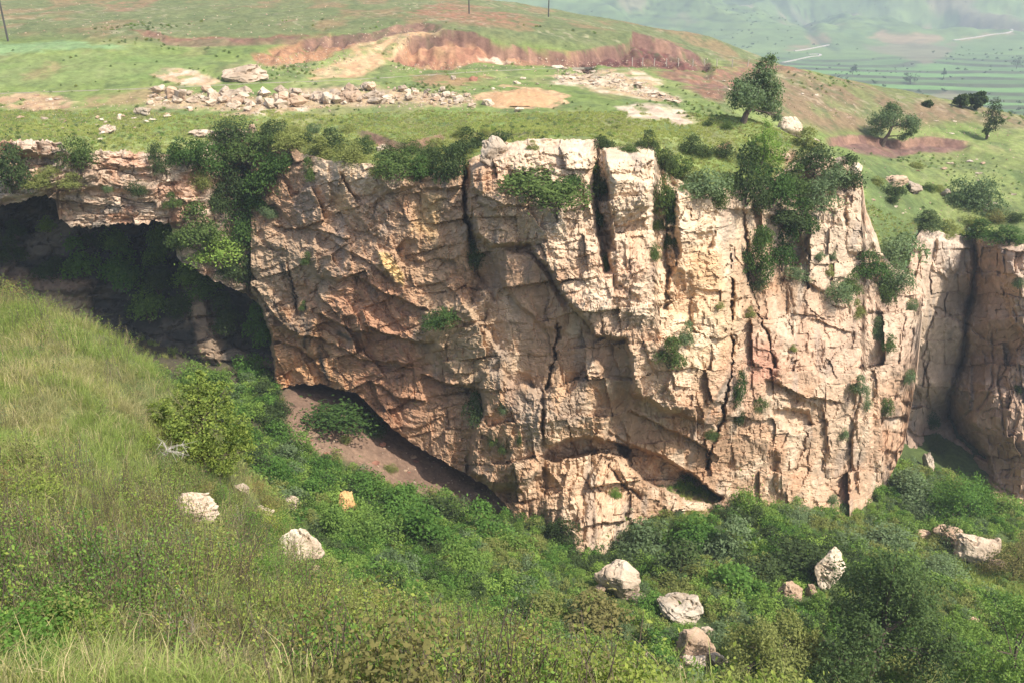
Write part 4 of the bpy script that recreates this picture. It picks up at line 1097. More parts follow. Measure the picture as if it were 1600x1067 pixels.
def bush_data(seed, n=1700, leaf=0.05, lobes=9, upright=0.0, ragged=0.25):
    """a shrub one metre wide: rounded shoots of leaves on short stems"""
    rng = np.random.default_rng(seed)
    parts = []
    cs, rs = [], []
    for i in range(lobes):
        a = rng.uniform(0, 2 * math.pi)
        r = 0.33 * math.sqrt(rng.uniform(0, 1))
        z = rng.uniform(0.05, 0.5 + 0.2 * upright) * (1 - 1.2 * r) if i % 3 else rng.uniform(.02, .15)
        cs.append([r * math.cos(a), r * math.sin(a), max(z, .02)])
        rs.append(rng.uniform(0.15, 0.24))
    cs, rs = np.array(cs), np.array(rs)
    w = rs ** 2 / (rs ** 2).sum()
    idx = rng.choice(lobes, n, p=w)
    d = rnd_unit(rng, n)
    d[:, 2] = np.where(d[:, 2] < -0.35, -d[:, 2], d[:, 2])
    rr = rs[idx] * (0.55 + 0.5 * rng.uniform(0, 1, n) ** 0.6 + ragged * np.maximum(rng.normal(size=n), 0) ** 2 * 0.4)
    c = cs[idx] + d * rr[:, None]
    c[:, 2] = np.maximum(c[:, 2], -0.05)
    V, F = leaves(rng, c, nrm(c - np.array([0, 0, .12])), leaf)
    parts.append((V, F, 0))
    for i in range(min(lobes, 6)):
        e = cs[i]
        Vt, Ft = tube([[0, 0, -0.12], e * 0.5 + [0, 0, -.02], e], [0.012, 0.008, 0.003], 4)
        parts.append((Vt, Ft, 1))
    return join(parts)


BUSH = {k: bush_data(*v) for k, v in {
    0: (11, 2600, 0.05, 15), 1: (12, 2600, 0.05, 17), 2: (13, 2400, 0.055, 13), 3: (14, 2800, 0.045, 18, 0, .5), 4: (15, 2300, 0.05, 14, 0.6, .7), 5: (16, 2400, 0.055, 12, 0.8, .4)}.items()}
_cache = {}


def bush_mesh(k, mat):
    key = (k, mat.name)
    if key not in _cache:
        V, Fs, M = BUSH[k]
        _cache[key] = mesh_from("shrub_foliage", V, Fs, [mat, M_BARK], M)
    return _cache[key]


RNG = random.Random(4)


def shrub(px, py, w, h, mat, label, group=None, cat="shrub", name="shrub", kind=None, sink=0.1, out=0.0):
    p, d = pick(px, py)
    s = d / FPX
    o = obj(name, bush_mesh(RNG.randrange(6) if kind is None else kind, mat))
    W = w * s * 1.2
    H = h * s / 0.62
    o.scale = (W, W * RNG.uniform(0.75, 1.0), H)
    o.rotation_euler = (RNG.uniform(-.12, .12), RNG.uniform(-.12, .12), RNG.uniform(0, 6.28))
    f = Vector((-p.x, -p.y, 0)).normalized() * out * W
    o.location = p + f + Vector((0, 0, -sink * H))
    return tag(o, label, cat, group)


def rock_data(seed, n=13, sub=2, rough=0.05, flat=1.0):
    """an angular block: hull of a few points, its edges broken and its faces roughened"""
    rng = np.random.default_rng(seed)
    bm = bmesh.new()
    p = rnd_unit(rng, n) * rng.uniform(0.8, 1.05, n)[:, None]
    p[:, 2] *= flat
    for q in p:
        bm.verts.new(q * 0.5)
    r = bmesh.ops.convex_hull(bm, input=bm.verts)
    bmesh.ops.delete(bm, geom=[g for g in r['geom_interior'] if isinstance(g, bmesh.types.BMVert)], context='VERTS')
    bmesh.ops.bevel(bm, geom=bm.edges[:], offset=0.02, segments=1, affect='EDGES', clamp_overlap=True)
    bmesh.ops.triangulate(bm, faces=bm.faces[:])
    for _ in range(sub):
        long = [e for e in bm.edges if e.calc_length() > (0.13 if sub < 3 else 0.06)]
        if long:
            bmesh.ops.subdivide_edges(bm, edges=long, cuts=1, use_grid_fill=True)
            bmesh.ops.triangulate(bm, faces=bm.faces[:])
    bm.verts.ensure_lookup_table()
    co = np.array([v.co for v in bm.verts])
    nd = np.array([v.normal for v in bm.verts])
    k = rough * fbm(co[:, 0] * 6 + seed, co[:, 1] * 6, co[:, 2] * 6, 4, seed) - rough * 1.3 * np.exp(-(fbm(co[:, 0] * 2.5 + seed, co[:, 1] * 2.5, co[:, 2] * 4.5, 3, seed + 9) / .05) ** 2)
    k = k + 0.6 * rough * np.round(2 * vnoise(co[:, 0] * 2.5 + seed, co[:, 1] * 2.5, co[:, 2] * 7, seed + 3)) / 2
    co = co + nd * k[:, None]
    for v, c in zip(bm.verts, co):
        v.co = c
    me = bpy.data.meshes.new("stone")
    bm.to_mesh(me)
    bm.free()
    return me


ROCKS = []
STONES = [rock_data(900 + i, 10 + i % 4, 2, 0.045, .75) for i in range(9)]
_rc = {}


def rock_mesh(k, mat):
    if (k, mat.name) not in _rc:
        me = STONES[k].copy()
        me.materials.append(mat)
        _rc[(k, mat.name)] = me
    return _rc[(k, mat.name)]


def stone(px, py, w, h, mat, label, group=None, name="stone", cat="stone", big=None, rot=None, depth=0.8, sink=0.28):
    p, d = pick(px, py)
    s = d / FPX
    if big is None:
        me = rock_mesh(RNG.randrange(9), mat)
    else:
        me = rock_data(big, 13 + big % 4, 5, 0.06)
        me.materials.append(mat)
    o = obj(name, me)
    o.scale = (w * s * 1.08, w * s * depth, h * s * 1.25)
    o.rotation_euler = rot or (RNG.uniform(-.18, .18), RNG.uniform(-.2, .2), RNG.uniform(0, 6.28) if w < 1.35 * h else RNG.choice((0, 3.14)) + RNG.uniform(-.35, .35))
    o.location = p + Vector((0, 0.2 * w * s, h * s * (0.5 - sink)))
    if big is not None:
        ROCKS.append((p.x, p.y, w * s))
    return tag(o, label, cat, group)


# ---- big single blocks of rock
boulder = lambda *a, **k: stone(*a, name="boulder", cat="boulder", **k)
boulder(380, 127, 68, 30, M_STONE, "large pale domed boulder standing alone beside the meadow track", big=1, rot=(0, 0, .3))
boulder(768, 262, 52, 46, M_STONE, "tilted pale boulder perched on the cliff rim next to the vertical slot", big=2, rot=(.1, .55, .3), sink=.1)
boulder(1238, 212, 42, 34, M_STONE, "pale boulder on the rim right of the windswept tree", big=3, rot=(0, .4, 0))
boulder(1333, 278, 26, 30, M_STONE, "pale block standing at the outermost corner of the cliff rim", big=4, rot=(0, .3, 0))
boulder(1222, 250, 34, 16, M_TAN, "low tan slab beside the dark shrubs under the windswept tree", big=5)
boulder(1272, 232, 30, 18, M_STONE, "jagged pale rock on the broken rim below the right shoulder", big=6)
boulder(1306, 258, 34, 22, M_STONE, "ragged pale rock between shrubs near the rim corner", big=7)
boulder(315, 214, 44, 12, M_STONE, "flat pale slab jutting out over the head of the wooded gully", big=8, rot=(0, .05, .1))
boulder(395, 212, 24, 22, M_TAN, "slanted tan rock half hidden by the gully shrubs", big=9)
boulder(598, 236, 26, 12, M_STONE, "small pale slab below the bare earth scar on the rim", big=10)
boulder(464, 882, 82, 74, M_WHITE, "large white boulder lying in the scrub of the gorge below the orange rock", big=11, rot=(.2, -.3, .3))
boulder(540, 800, 34, 48, M_ORANGE, "upright orange rock standing among dark green bushes in the gorge", big=12, rot=(.1, -.3, .4))
boulder(455, 795, 36, 26, M_STONE, "pale pointed boulder between the white boulder and the red earth", big=13)
boulder(376, 770, 32, 14, M_STONE, "flat pale boulder beside the yellowish bush on the near slope", big=14)
boulder(412, 803, 32, 12, M_STONE, "low pale boulder left of the pointed boulder in the gorge", big=15)
boulder(424, 820, 14, 10, M_TAN, "little tan boulder just above the large white boulder", big=16)
boulder(300, 812, 78, 50, M_STONE, "broad pale outcrop breaking through dry brush on the near slope", big=17, rot=(0, .1, .2))
boulder(968, 936, 76, 66, M_STONE, "big angular boulder at the foot of the fluted rock apron", big=18, rot=(.1, .5, .1), sink=.15)
boulder(1068, 972, 84, 52, M_WHITE, "long pale boulder lying above the brown boulder in the gorge", big=19, rot=(0, .45, .15))
boulder(1092, 1032, 74, 58, M_TAN, "brown slanted boulder below the long pale boulder in the gorge", big=20, rot=(0, .5, .1))
boulder(1088, 1046, 40, 24, M_STONE, "rounded boulder resting against the brown slanted boulder", big=21)
boulder(1032, 1006, 18, 16, M_WHITE, "small round white boulder in the grass of the gorge", big=22)
boulder(1006, 1040, 26, 26, M_WHITE, "small white pointed boulder at the lower edge of the gorge grass", big=23)
boulder(1292, 922, 58, 74, M_WHITE, "tall white rock spur rising behind the dark gorge tree", big=24, rot=(.1, -.4, .3), sink=.1)
boulder(1236, 940, 36, 40, M_TAN, "brownish rock pillar left of the tall white spur", big=25)
boulder(1300, 1030, 50, 30, M_STONE, "pale rock partly hidden by the dark gorge tree", big=26)
boulder(1526, 882, 64, 58, M_STONE, "large ribbed slab leaning on the slope under the round dark tree", big=27, rot=(0, .6, .1), sink=.15)
boulder(1490, 855, 52, 34, M_TAN, "dark tan ridge of rock leading up to the ribbed slab", big=28, rot=(0, .5, 0))
boulder(1442, 842, 28, 16, M_TAN, "small tan rock at the upper left of the ribbed slab", big=29)
boulder(1452, 733, 22, 28, M_WHITE, "white block wedged at the foot of the corner between the cliffs", big=30)
boulder(1522, 975, 18, 12, M_TAN, "small tan rock on the grass strip at the right of the gorge", big=31)
boulder(838, 892, 12, 8, M_WHITE, "tiny white rock in bushes left of the fluted apron", big=32)
boulder(1424, 300, 44, 16, M_STONE, "group forming pale rock outcrop on the grassy bench beyond the cliff", big=33)
boulder(1400, 292, 40, 20, M_TAN, "shrub topped tan rock on the grassy bench", big=34)
boulder(1478, 308, 16, 14, M_STONE, "pale rock right of the outcrop on the grassy bench", big=35)
boulder(1538, 330, 16, 14, M_WHITE, "white rock right of two grey green bushes on the bench", big=36)
boulder(222, 181, 28, 17, M_WHITE, "large white slab at the left end of the rubble row", big=37)
boulder(166, 210, 28, 16, M_STONE, "pale orange block in the grass above the banded ledge", big=38)
boulder(186, 188, 8, 14, M_WHITE, "thin upright white stone left of the white slab", big=39)
boulder(334, 160, 17, 24, M_STONE, "tallest upright stone in the rubble row", big=40, rot=(0, .15, .5))
boulder(545, 160, 38, 24, M_TAN, "orange stained block in the middle of the rubble row", big=41)
boulder(762, 166, 22, 14, M_STONE, "pointed grey block beside the tan earth mound", big=42)
boulder(808, 132, 14, 7, M_WHITE, "small white stone behind the tan earth mound", big=43)
boulder(812, 176, 18, 10, M_WHITE, "white stone in front of the tan earth mound", big=44)
boulder(740, 127, 16, 10, M_REDROCK, "dark red stone beside the meadow track", big=45)
boulder(708, 125, 12, 9, M_WHITE, "white stone left of the dark red stone", big=46)

for (bx, by, bw, bh, bm_, ph) in ((1042, 958, 26, 20, M_STONE, "small angular rock at the upper left of the long pale boulder"), (1104, 996, 24, 22, M_STONE, "small angular rock wedged between the long pale and the brown slanted boulder"), (1064, 1022, 22, 16, M_TAN, "small tan rock left of the brown slanted boulder"), (1122, 1040, 30, 22, M_STONE, "pale rock right of the brown slanted boulder"), (1058, 1050, 20, 14, M_STONE, "small pale rock at the lower left of the brown slanted boulder"),
                                (1000, 942, 26, 22, M_STONE, "rock leaning on the right side of the big angular boulder"), (940, 930, 22, 18, M_TAN, "tan rock at the left base of the big angular boulder"), (1270, 934, 24, 24, M_TAN, "tan rock at the left base of the tall white spur"), (488, 892, 24, 20, M_TAN, "tan rock at the right base of the large white boulder"), (438, 868, 20, 18, M_STONE, "small pale rock left of the large white boulder"), (1560, 890, 30, 20, M_TAN, "tan rock at the lower right of the ribbed slab")):
    boulder(bx, by, bw, bh, bm_, ph, big=50 + bx % 40)
# ---- the long rubble row across the meadow
row = [(232, 160), (260, 157), (300, 157), (350, 163), (390, 166), (440, 164), (490, 156), (540, 156), (590, 156), (640, 156), (690, 158), (735, 160)]
rx, ryy = [r[0] for r in row], [r[1] for r in row]
def sect(x, cuts):
    for lim, ph in cuts:
        if x < lim:
            return ph
    return cuts[-1][1]


TN = {M_STONE.name: "pale", M_WHITE.name: "white", M_TAN.name: "tan", M_REDROCK.name: "reddish", M_ORANGE.name: "orange"}


def strew(n, xr, yf, size, mats, cuts, noun, group, asp=(.6, 1.0), sink=.25, wide=(1.0, 1.4)):
    for i in range(n):
        x = RNG.uniform(*xr)
        y = yf(x)
        s_ = size(x)
        m = RNG.choice(mats)
        ph = sect(x, cuts)
        if noun == 'stone' and 'rubble row' in ph:
            dy_ = y - float(np.interp(x, rx, ryy))
            ph += ', near edge' if dy_ > 2 else (', far edge' if dy_ < -8 else '')
        stone(x, y, s_ * RNG.uniform(*wide), s_ * RNG.uniform(*asp), m, f"{'larger' if s_ > size.big else ('small' if s_ > .6 * size.big else 'very small')} {TN[m.name]} {noun} {ph}", f"{group} {ph}", sink=sink)


class Size:
    def __init__(self, a, b, p=1.0, f=None):
        self.a, self.b, self.p, self.f = a, b, p, f
        self.big = (a + b) / 2

    def __call__(self, x):
        return (self.a + (self.b - self.a) * RNG.random() ** self.p) * (self.f(x) if self.f else 1)


strew(150, (236, 742), lambda x: float(np.interp(x, rx, ryy)) + RNG.uniform(-15, 9), Size(8, 24, 1.6, lambda x: 1.0 if x < 600 else .68), (M_STONE, M_STONE, M_STONE, M_WHITE, M_TAN),
      ((300, "at the left end of the rubble row"), (370, "around the tallest stone of the rubble row"), (450, "in front of the domed boulder in the rubble row"), (520, "just left of the orange block in the rubble row"), (590, "around the orange block of the rubble row"), (670, "in the finer right half of the rubble row"), (900, "at the right end of the rubble row")), "stone", "stones", (.75, 1.1), .12)
strew(44, (868, 1058), lambda x: float(np.interp(x, [868, 950, 1056], [118, 126, 158])) + RNG.uniform(-13, 11) * (1 if x < 1020 else .4), Size(6, 14), (M_STONE, M_WHITE, M_STONE),
      ((930, "at the upper left of the scree fan"), (1000, "in the middle of the scree fan"), (1100, "at the lower tip of the scree fan")), "slab", "slabs", (.4, .6), .2, (1.2, 1.8))
strew(22, (150, 300), lambda x: 212 - (x - 150) * .32 + RNG.uniform(-26, 10), Size(5, 13), (M_STONE, M_WHITE, M_TAN), ((220, "in the grass left of the white slab"), (400, "in the grass right of the white slab")), "stone", "stones", (.5, .8))
strew(10, (4, 120), lambda x: RNG.uniform(150, 205), Size(5, 13), (M_STONE, M_TAN), ((200, "on the bare earth at the left end of the meadow"),), "stone", "stones", (.4, .7))
strew(10, (690, 840), lambda x: RNG.uniform(112, 182), Size(4, 9), (M_STONE, M_WHITE, M_TAN), ((765, "left of the tan earth mound"), (900, "beside the tan earth mound")), "stone", "loose stones", (.5, .8))
strew(20, (1130, 1560), lambda x: float(np.interp(x, [1130, 1300, 1560], [125, 150, 190])) + RNG.uniform(2, 34), Size(3.5, 8), (M_STONE, M_WHITE, M_TAN), ((1280, "on the shoulder behind the windswept tree"), (1420, "on the shoulder above the round open tree"), (1700, "at the right end of the shoulder")), "stone", "stones", (.5, .7))
strew(16, (1360, 1590), lambda x: RNG.uniform(245, 345), Size(4, 10), (M_STONE, M_WHITE, M_TAN), ((1470, "on the left part of the grassy bench"), (1700, "on the right part of the grassy bench")), "stone", "stones", (.4, .7))
strew(22, (455, 770), lambda x: float(np.interp(x, [465, 600, 760], [690, 720, 775])) + RNG.uniform(-26, 16), Size(4, 12, 1.5), (M_TAN, M_REDROCK, M_TAN), ((580, "on the left of the bare earth under the overhang"), (900, "on the right of the bare earth under the overhang")), "stone", "stones", (.6, .9))

# ---- track edge, roads, poles, posts
def ribbon(name, pts, width, mat, lift=0.05, thick=0.25, n=60):
    pts = np.array(pts, float)
    L = np.concatenate([[0], np.cumsum(np.hypot(*np.diff(pts, axis=0).T))])
    tt_ = np.linspace(0, L[-1], n)
    P = np.array([pick(np.interp(t, L, pts[:, 0]), np.interp(t, L, pts[:, 1]))[0] for t in tt_])
    k = np.ones(5) / 5
    Pp = np.vstack([P[:1]] * 2 + [P] + [P[-1:]] * 2)
    P = np.stack([np.convolve(Pp[:, i], k, 'valid') for i in range(3)], 1)
    V = []
    for i in range(n):
        t = P[min(i + 1, n - 1)] - P[max(i - 1, 0)]
        s = nrm(np.array([t[1], -t[0], 0])) * width / 2
        V += [P[i] - s + [0, 0, -thick], P[i] - s + [0, 0, lift], P[i] + s + [0, 0, lift], P[i] + s + [0, 0, -thick]]
    F = [[i * 4 + j, i * 4 + (j + 1) % 4, i * 4 + 4 + (j + 1) % 4, i * 4 + 4 + j] for i in range(n - 1) for j in range(4)]
    F += [[0, 1, 2, 3], [n * 4 - 1, n * 4 - 2, n * 4 - 3, n * 4 - 4]]
    return tag(obj(name, mesh_from(name, V, np.array(F), [mat])), kind='structure')


ribbon("track_kerb", [(-60, 149), (0, 147), (120, 143), (260, 138), (400, 131), (520, 127), (640, 120), (760, 112), (860, 108), (960, 105)], 0.17, M_CONC, 0.08, 0.3, 110)
ribbon("road", [(1222, 99), (1250, 93), (1268, 89), (1284, 88), (1282, 85), (1262, 86)], 4, M_ROAD, .8, 1, 40)
ribbon("road", [(1240, 81), (1262, 78), (1296, 71)], 3.6, M_ROAD, 1.2, 1, 30)
ribbon("road", [(1488, 64), (1520, 60), (1556, 54), (1572, 53), (1585, 49), (1578, 46)], 4, M_ROAD, 1.2, 1, 40)


def cyl(p0, p1, r0, r1, k=8):
    V, F = tube([p0, p1], [r0, r1], k)
    return V, [F, np.array([list(range(k))[::-1]]), np.array([list(range(k, 2 * k))])]


def root(name, loc, label, cat, group=None):
    o = obj(name, None)
    o.location = loc
    return tag(o, label, cat, group)


def box(c, s):
    c, s = np.array(c, float), np.array(s, float) / 2
    V = [c + s * np.array([i, j, k]) for i in (-1, 1) for j in (-1, 1) for k in (-1, 1)]
    return np.array(V), np.array([(0, 1, 3, 2), (4, 6, 7, 5), (0, 4, 5, 1), (2, 3, 7, 6), (0, 2, 6, 4), (1, 5, 7, 3)])


for (px, py, hgt, lab, lean) in ((13, 65, 9.5, "dark utility pole at the edge of the bright crop field", -0.035), (733, 22, 10, "dark utility pole on the hill crest above the red scarp", 0.0), (857, 27, 10, "dark utility pole on the crest against the hazy mountain, the right one of two", 0.01)):
    p, d = pick(px, py)
    t = root("utility_pole", p, lab, "utility pole", "utility poles on the hill")
    V, F = cyl([0, 0, -.6], [lean * hgt, 0, hgt], .17, .12)
    obj("pole", mesh_from("pole", V, F, [M_POLE]), t)
    V, F = box([lean * hgt * .93, -.14, hgt * .93], [1.9, .1, .12])
    obj("cross_arm", mesh_from("cross_arm", V, F, [M_POLE]), t)
    for q in (-.8, 0, .8):
        V, F = cyl([lean * hgt * .93 + q, -.14, hgt * .93 + .06], [lean * hgt * .93 + q, -.14, hgt * .93 + .3], .06, .045, 6)
        obj("insulator", mesh_from("insulator", V, F, [M_INSUL]), t)
V, F = cyl([0, 0, -.3], [0.03, 0, 1.5], .10, .09, 6)
pm = mesh_from("fence_post", V, F, [M_POST])
for px in (988, 1004, 1022, 1041, 1060, 1082, 1101, 1120, 1144, 1168):
    p, d = pick(px, float(np.interp(px, [988, 1060, 1168], [103.5, 104.5, 105])))
    o = obj("fence_post", pm, loc=p)
    o.rotation_euler = (RNG.uniform(-.06, .06), RNG.uniform(-.08, .08), RNG.uniform(0, 6))
    tag(o, "short wooden fence post beside the track below the red scarp", "fence post", "fence posts beside the track")

# ---- earth mound
Vm = []
p, d = pick(812, 163)
s_ = d / FPX
u_, v_ = np.meshgrid(np.linspace(-1, 1, 60), np.linspace(-1, 1, 50))
hgt_ = np.maximum(0, 1 - (u_ ** 2 + v_ ** 2)) ** 0.8 * (1 + .5 * fbm(u_ * 3, v_ * 3, 0, 4, 1201)) * 1.25 - .12 - .25 * (u_ ** 2 + v_ ** 2 > 1.05)
mX, mY = u_ * 66 * s_, v_ * 6.0
mc = mixc((.46, .29, .155), (.40, .235, .12), .5 + .5 * fbm(u_ * 4, v_ * 4, 0, 4, 1203))
mo = grid_obj("earth_mound", mX, mY, hgt_, M_GROUND, mc, True, collect=False)
mo.location = p + Vector((0, 4.0, 0.1))
tag(mo, "low mound of tan earth in the meadow at the right end of the rubble row", "earth mound")
# ------------------------------------------------------------------ trees
def tree(px, py, blobs, mat, label, n=6000, leaf=0.25, seed=1, group=None, name="tree", lean=0.0, trunk_r=0.28, clump=0.32, sink=0.0, aspect=.5):
    """trunk with limbs to every part of the crown; leaves gathered on twigs through the crown's volume"""
    p, d = pick(px, py)
    s = d / FPX
    rng = np.random.default_rng(seed)
    t = root(name, p, label, "tree", group)
    B = np.array(blobs, float)
    C = np.stack([B[:, 0] * s, rng.normal(size=len(B)) * B[:, 2] * s * .75, B[:, 1] * s], 1)
    R = B[:, 2] * s
    top = C[np.argmax(C[:, 2])]
    parts = []
    mid = np.array([C[:, 0].mean() * .5 + lean * s, 0, C[:, 2].mean() * .5])
    tp = np.array([C[:, 0].mean() * .9, 0, C[:, 2].mean() * 1.1])
    V, F = tube([[0, 0, -.6], [mid[0] * .35, 0, mid[2] * .5], mid, tp], [trunk_r * 1.25, trunk_r, trunk_r * .75, trunk_r * .4], 8)
    parts.append((V, F, 0))
    for c, r in zip(C, R):
        k = rng.uniform(.3, .9)
        st = mid * (1 - k) + tp * k if c[2] > mid[2] else mid * .8
        m = (st + c) / 2 + rng.normal(size=3) * r * .18
        V, F = tube([st, m, c + (c - st) * .15], [trunk_r * .42, trunk_r * .26, trunk_r * .08], 5)
        parts.append((V, F, 0))
        for q in range(3):
            e = c + rnd_unit(rng, 1)[0] * r * .8
            V, F = tube([m, (m + e) / 2 + rng.normal(size=3) * r * .08, e], [trunk_r * .16, trunk_r * .09, trunk_r * .03], 4)
            parts.append((V, F, 0))
    V, Fs, M = join(parts)
    obj("trunk", mesh_from("trunk", V, Fs, [M_BARK]), t)
    w = R ** 2 / (R ** 2).sum()
    nt_ = max(40, n // 28)
    bi = rng.choice(len(B), nt_, p=w)
    tc_ = C[bi] + rnd_unit(rng, nt_) * (R[bi] * rng.uniform(.25, 1.05, nt_) ** .6)[:, None]
    ti = rng.integers(0, nt_, n)
    c = tc_[ti] + rng.normal(size=(n, 3)) * (R[bi[ti]] * clump * .75)[:, None] * [1, 1, .75]
    ctr = np.array([C[:, 0].mean(), 0, C[:, 2].mean() * .8])
    V, F = leaves(rng, c, nrm(c - ctr), leaf, aspect)
    obj("crown", mesh_from("crown", V, F, [mat]), t)
    return t


tree(1160, 192, [(4, 40, 17), (-10, 32, 12), (18, 34, 17), (32, 30, 17), (44, 22, 13), (14, 58, 17), (26, 72, 14), (33, 88, 8), (32, 52, 17), (-6, 50, 12), (46, 44, 10), (20, 84, 7), (52, 10, 7)], LF_GREY, "windswept grey green tree with a leaning dark trunk on the meadow above the cliff", 11000, .32, 2101, trunk_r=.36, clump=.44)
tree(1378, 228, [(-10, 24, 9), (0, 38, 12), (16, 42, 13), (29, 32, 12), (8, 52, 9), (38, 22, 8), (-14, 36, 8), (26, 14, 6), (40, 34, 7)], LF_GREY, "round open tree standing on the red earth bank of the right shoulder", 7500, .32, 2102, trunk_r=.34, clump=.44)
tree(1541, 218, [(0, 20, 9), (2, 34, 10), (5, 45, 8), (-4, 12, 6), (7, 26, 7)], LF_DARK, "small narrow dark tree at the right end of the red earth bank", 2600, .28, 2103, trunk_r=.22)
tree(1186, 268, [(0, 20, 16), (12, 32, 15), (-6, 38, 13), (4, 54, 13), (2, 68, 9), (24, 22, 14), (32, 36, 10), (-12, 20, 10)], LF_BRIGHT, "bright green young tree rising from dark shrubs on the cliff rim", 4500, .24, 2104, trunk_r=.16)
tree(1495, 812, [(0, 34, 26), (-24, 24, 20), (26, 28, 22), (-10, 50, 18), (14, 54, 17), (38, 16, 15), (-40, 12, 14), (2, 16, 24)], LG_DEEP, "dense round dark green tree at the foot of the corner cliff", 9500, .30, 2105, trunk_r=.3)
tree(1352, 1078, [(0, 110, 50), (-45, 80, 38), (50, 95, 42), (8, 160, 34), (42, 155, 36), (-26, 105, 28), (80, 130, 32), (75, 60, 36), (-70, 60, 26), (15, 200, 26), (95, 90, 24), (20, 60, 46), (-30, 40, 30)], LF_TREE, "largest tree of the gorge, with small grey green leaves, in the lower right", 24000, .27, 2106, trunk_r=.24, clump=.26)
tree(1572, 1085, [(0, 80, 40), (-40, 60, 34), (34, 95, 36), (-20, 115, 28), (20, 130, 24), (-60, 30, 26), (50, 50, 34), (5, 40, 36)], LG_MID, "leafy green tree in the lower right corner beside the largest gorge tree", 13000, .24, 2107, trunk_r=.2, clump=.22)
tree(1205, 1062, [(0, 50, 34), (-44, 60, 28), (44, 40, 30), (-20, 84, 24), (20, 78, 26), (70, 30, 22), (-66, 40, 20), (54, 64, 18)], LF_OLIVE, "spreading olive green tree left of the largest gorge tree", 12000, .22, 2108, trunk_r=.16, clump=.22)
tree(1582, 905, [(0, 30, 24), (-22, 38, 18), (22, 40, 22), (4, 60, 18), (-34, 16, 14), (36, 16, 18)], LF_RUST, "rust tinged bushy tree at the right edge near the ribbed slab", 5500, .22, 2109, trunk_r=.16)
tree(318, 738, [(0, 80, 34), (-38, 70, 28), (34, 96, 30), (10, 130, 26), (-22, 118, 24), (48, 56, 28), (30, 22, 28), (62, 30, 22), (-50, 100, 16), (44, 130, 16), (-10, 40, 26), (8, 152, 12)], LF_YELLOW, "yellowish green bush tree at the edge of the near grassy knoll", 10000, .13, 2110, trunk_r=.09, clump=.20)
for i, (px, py, w, h, l) in enumerate(((1524, 172, 30, 26, "rounded tree beside the grey ruin on the valley terraces"), (1500, 168, 22, 18, "smaller tree left of the rounded tree on the valley terraces"), (1332, 117, 16, 14, "lone hazy tree on the upper valley terrace"), (1474, 124, 8, 16, "slim hazy tree standing on the middle valley terrace"), (1422, 132, 20, 16, "pale hazy tree on the terraces below the quarry scar"), (1588, 108, 20, 18, "hazy tree on the far terraces at the right edge"), (1448, 168, 12, 8, "low tree at the foot of the terraces behind the right shoulder"))):
    tree(px, py, [(0, h * .55, w * .3), (-w * .22, h * .45, w * .22), (w * .25, h * .5, w * .24), (0, h * .8, w * .2)], LF_DARK, l, 900, .9, 2150 + i, "trees on the valley terraces", trunk_r=.35)

# dead branch on the knoll bush
p, d = pick(300, 745)
s_ = d / FPX
rng = np.random.default_rng(77)
parts = []
for k in range(9):
    a = rng.uniform(-.5, .5)
    e = np.array([rng.uniform(-26, 40), rng.uniform(-8, 2), rng.uniform(-10, 22)]) * s_
    V, F = tube([[0, 0, 0], e * .5 + rng.normal(size=3) * 3 * s_, e], [.016, .011, .004], 4)
    parts.append((V, F, 0))
    for q in range(7):
        kk = rng.uniform(.3, 1)
        e2 = e * kk + rng.normal(size=3) * 7 * s_
        V, F = tube([e * kk * .9, e2], [.008, .003], 4)
        parts.append((V, F, 0))
V, Fs, M = join(parts)
o = obj("dead_branch", mesh_from("dead_branch", V, Fs, [M_DEADWOOD]), loc=p + Vector((-14 * s_, -40 * s_, 66 * s_)))
tag(o, "bleached dead branch sticking out of the yellowish bush tree", "branch")

# ------------------------------------------------------------------ shrubs that can be told apart
DK, DP, MD, BR, OL, GY, RU, YE = LF_DARK, LF_DEEP, LF_MID, LF_BRIGHT, LF_OLIVE, LF_GREY, LF_RUST, LF_YELLOW
GD, GM = LG_DEEP, LG_MID
CN = {GD.name: "deep green", GM.name: "green", DK.name: "dark green", DP.name: "deep green", MD.name: "green", BR.name: "bright green", OL.name: "olive green", GY.name: "grey green", RU.name: "rust tinged", YE.name: "yellowish green"}
def shrubs(lst, group, out=0.0):
    for (px, py, w, h, m, ph) in lst:
        shrub(px, py, w, h, m, f"{CN[m.name]} shrub {ph}", group, out=out)


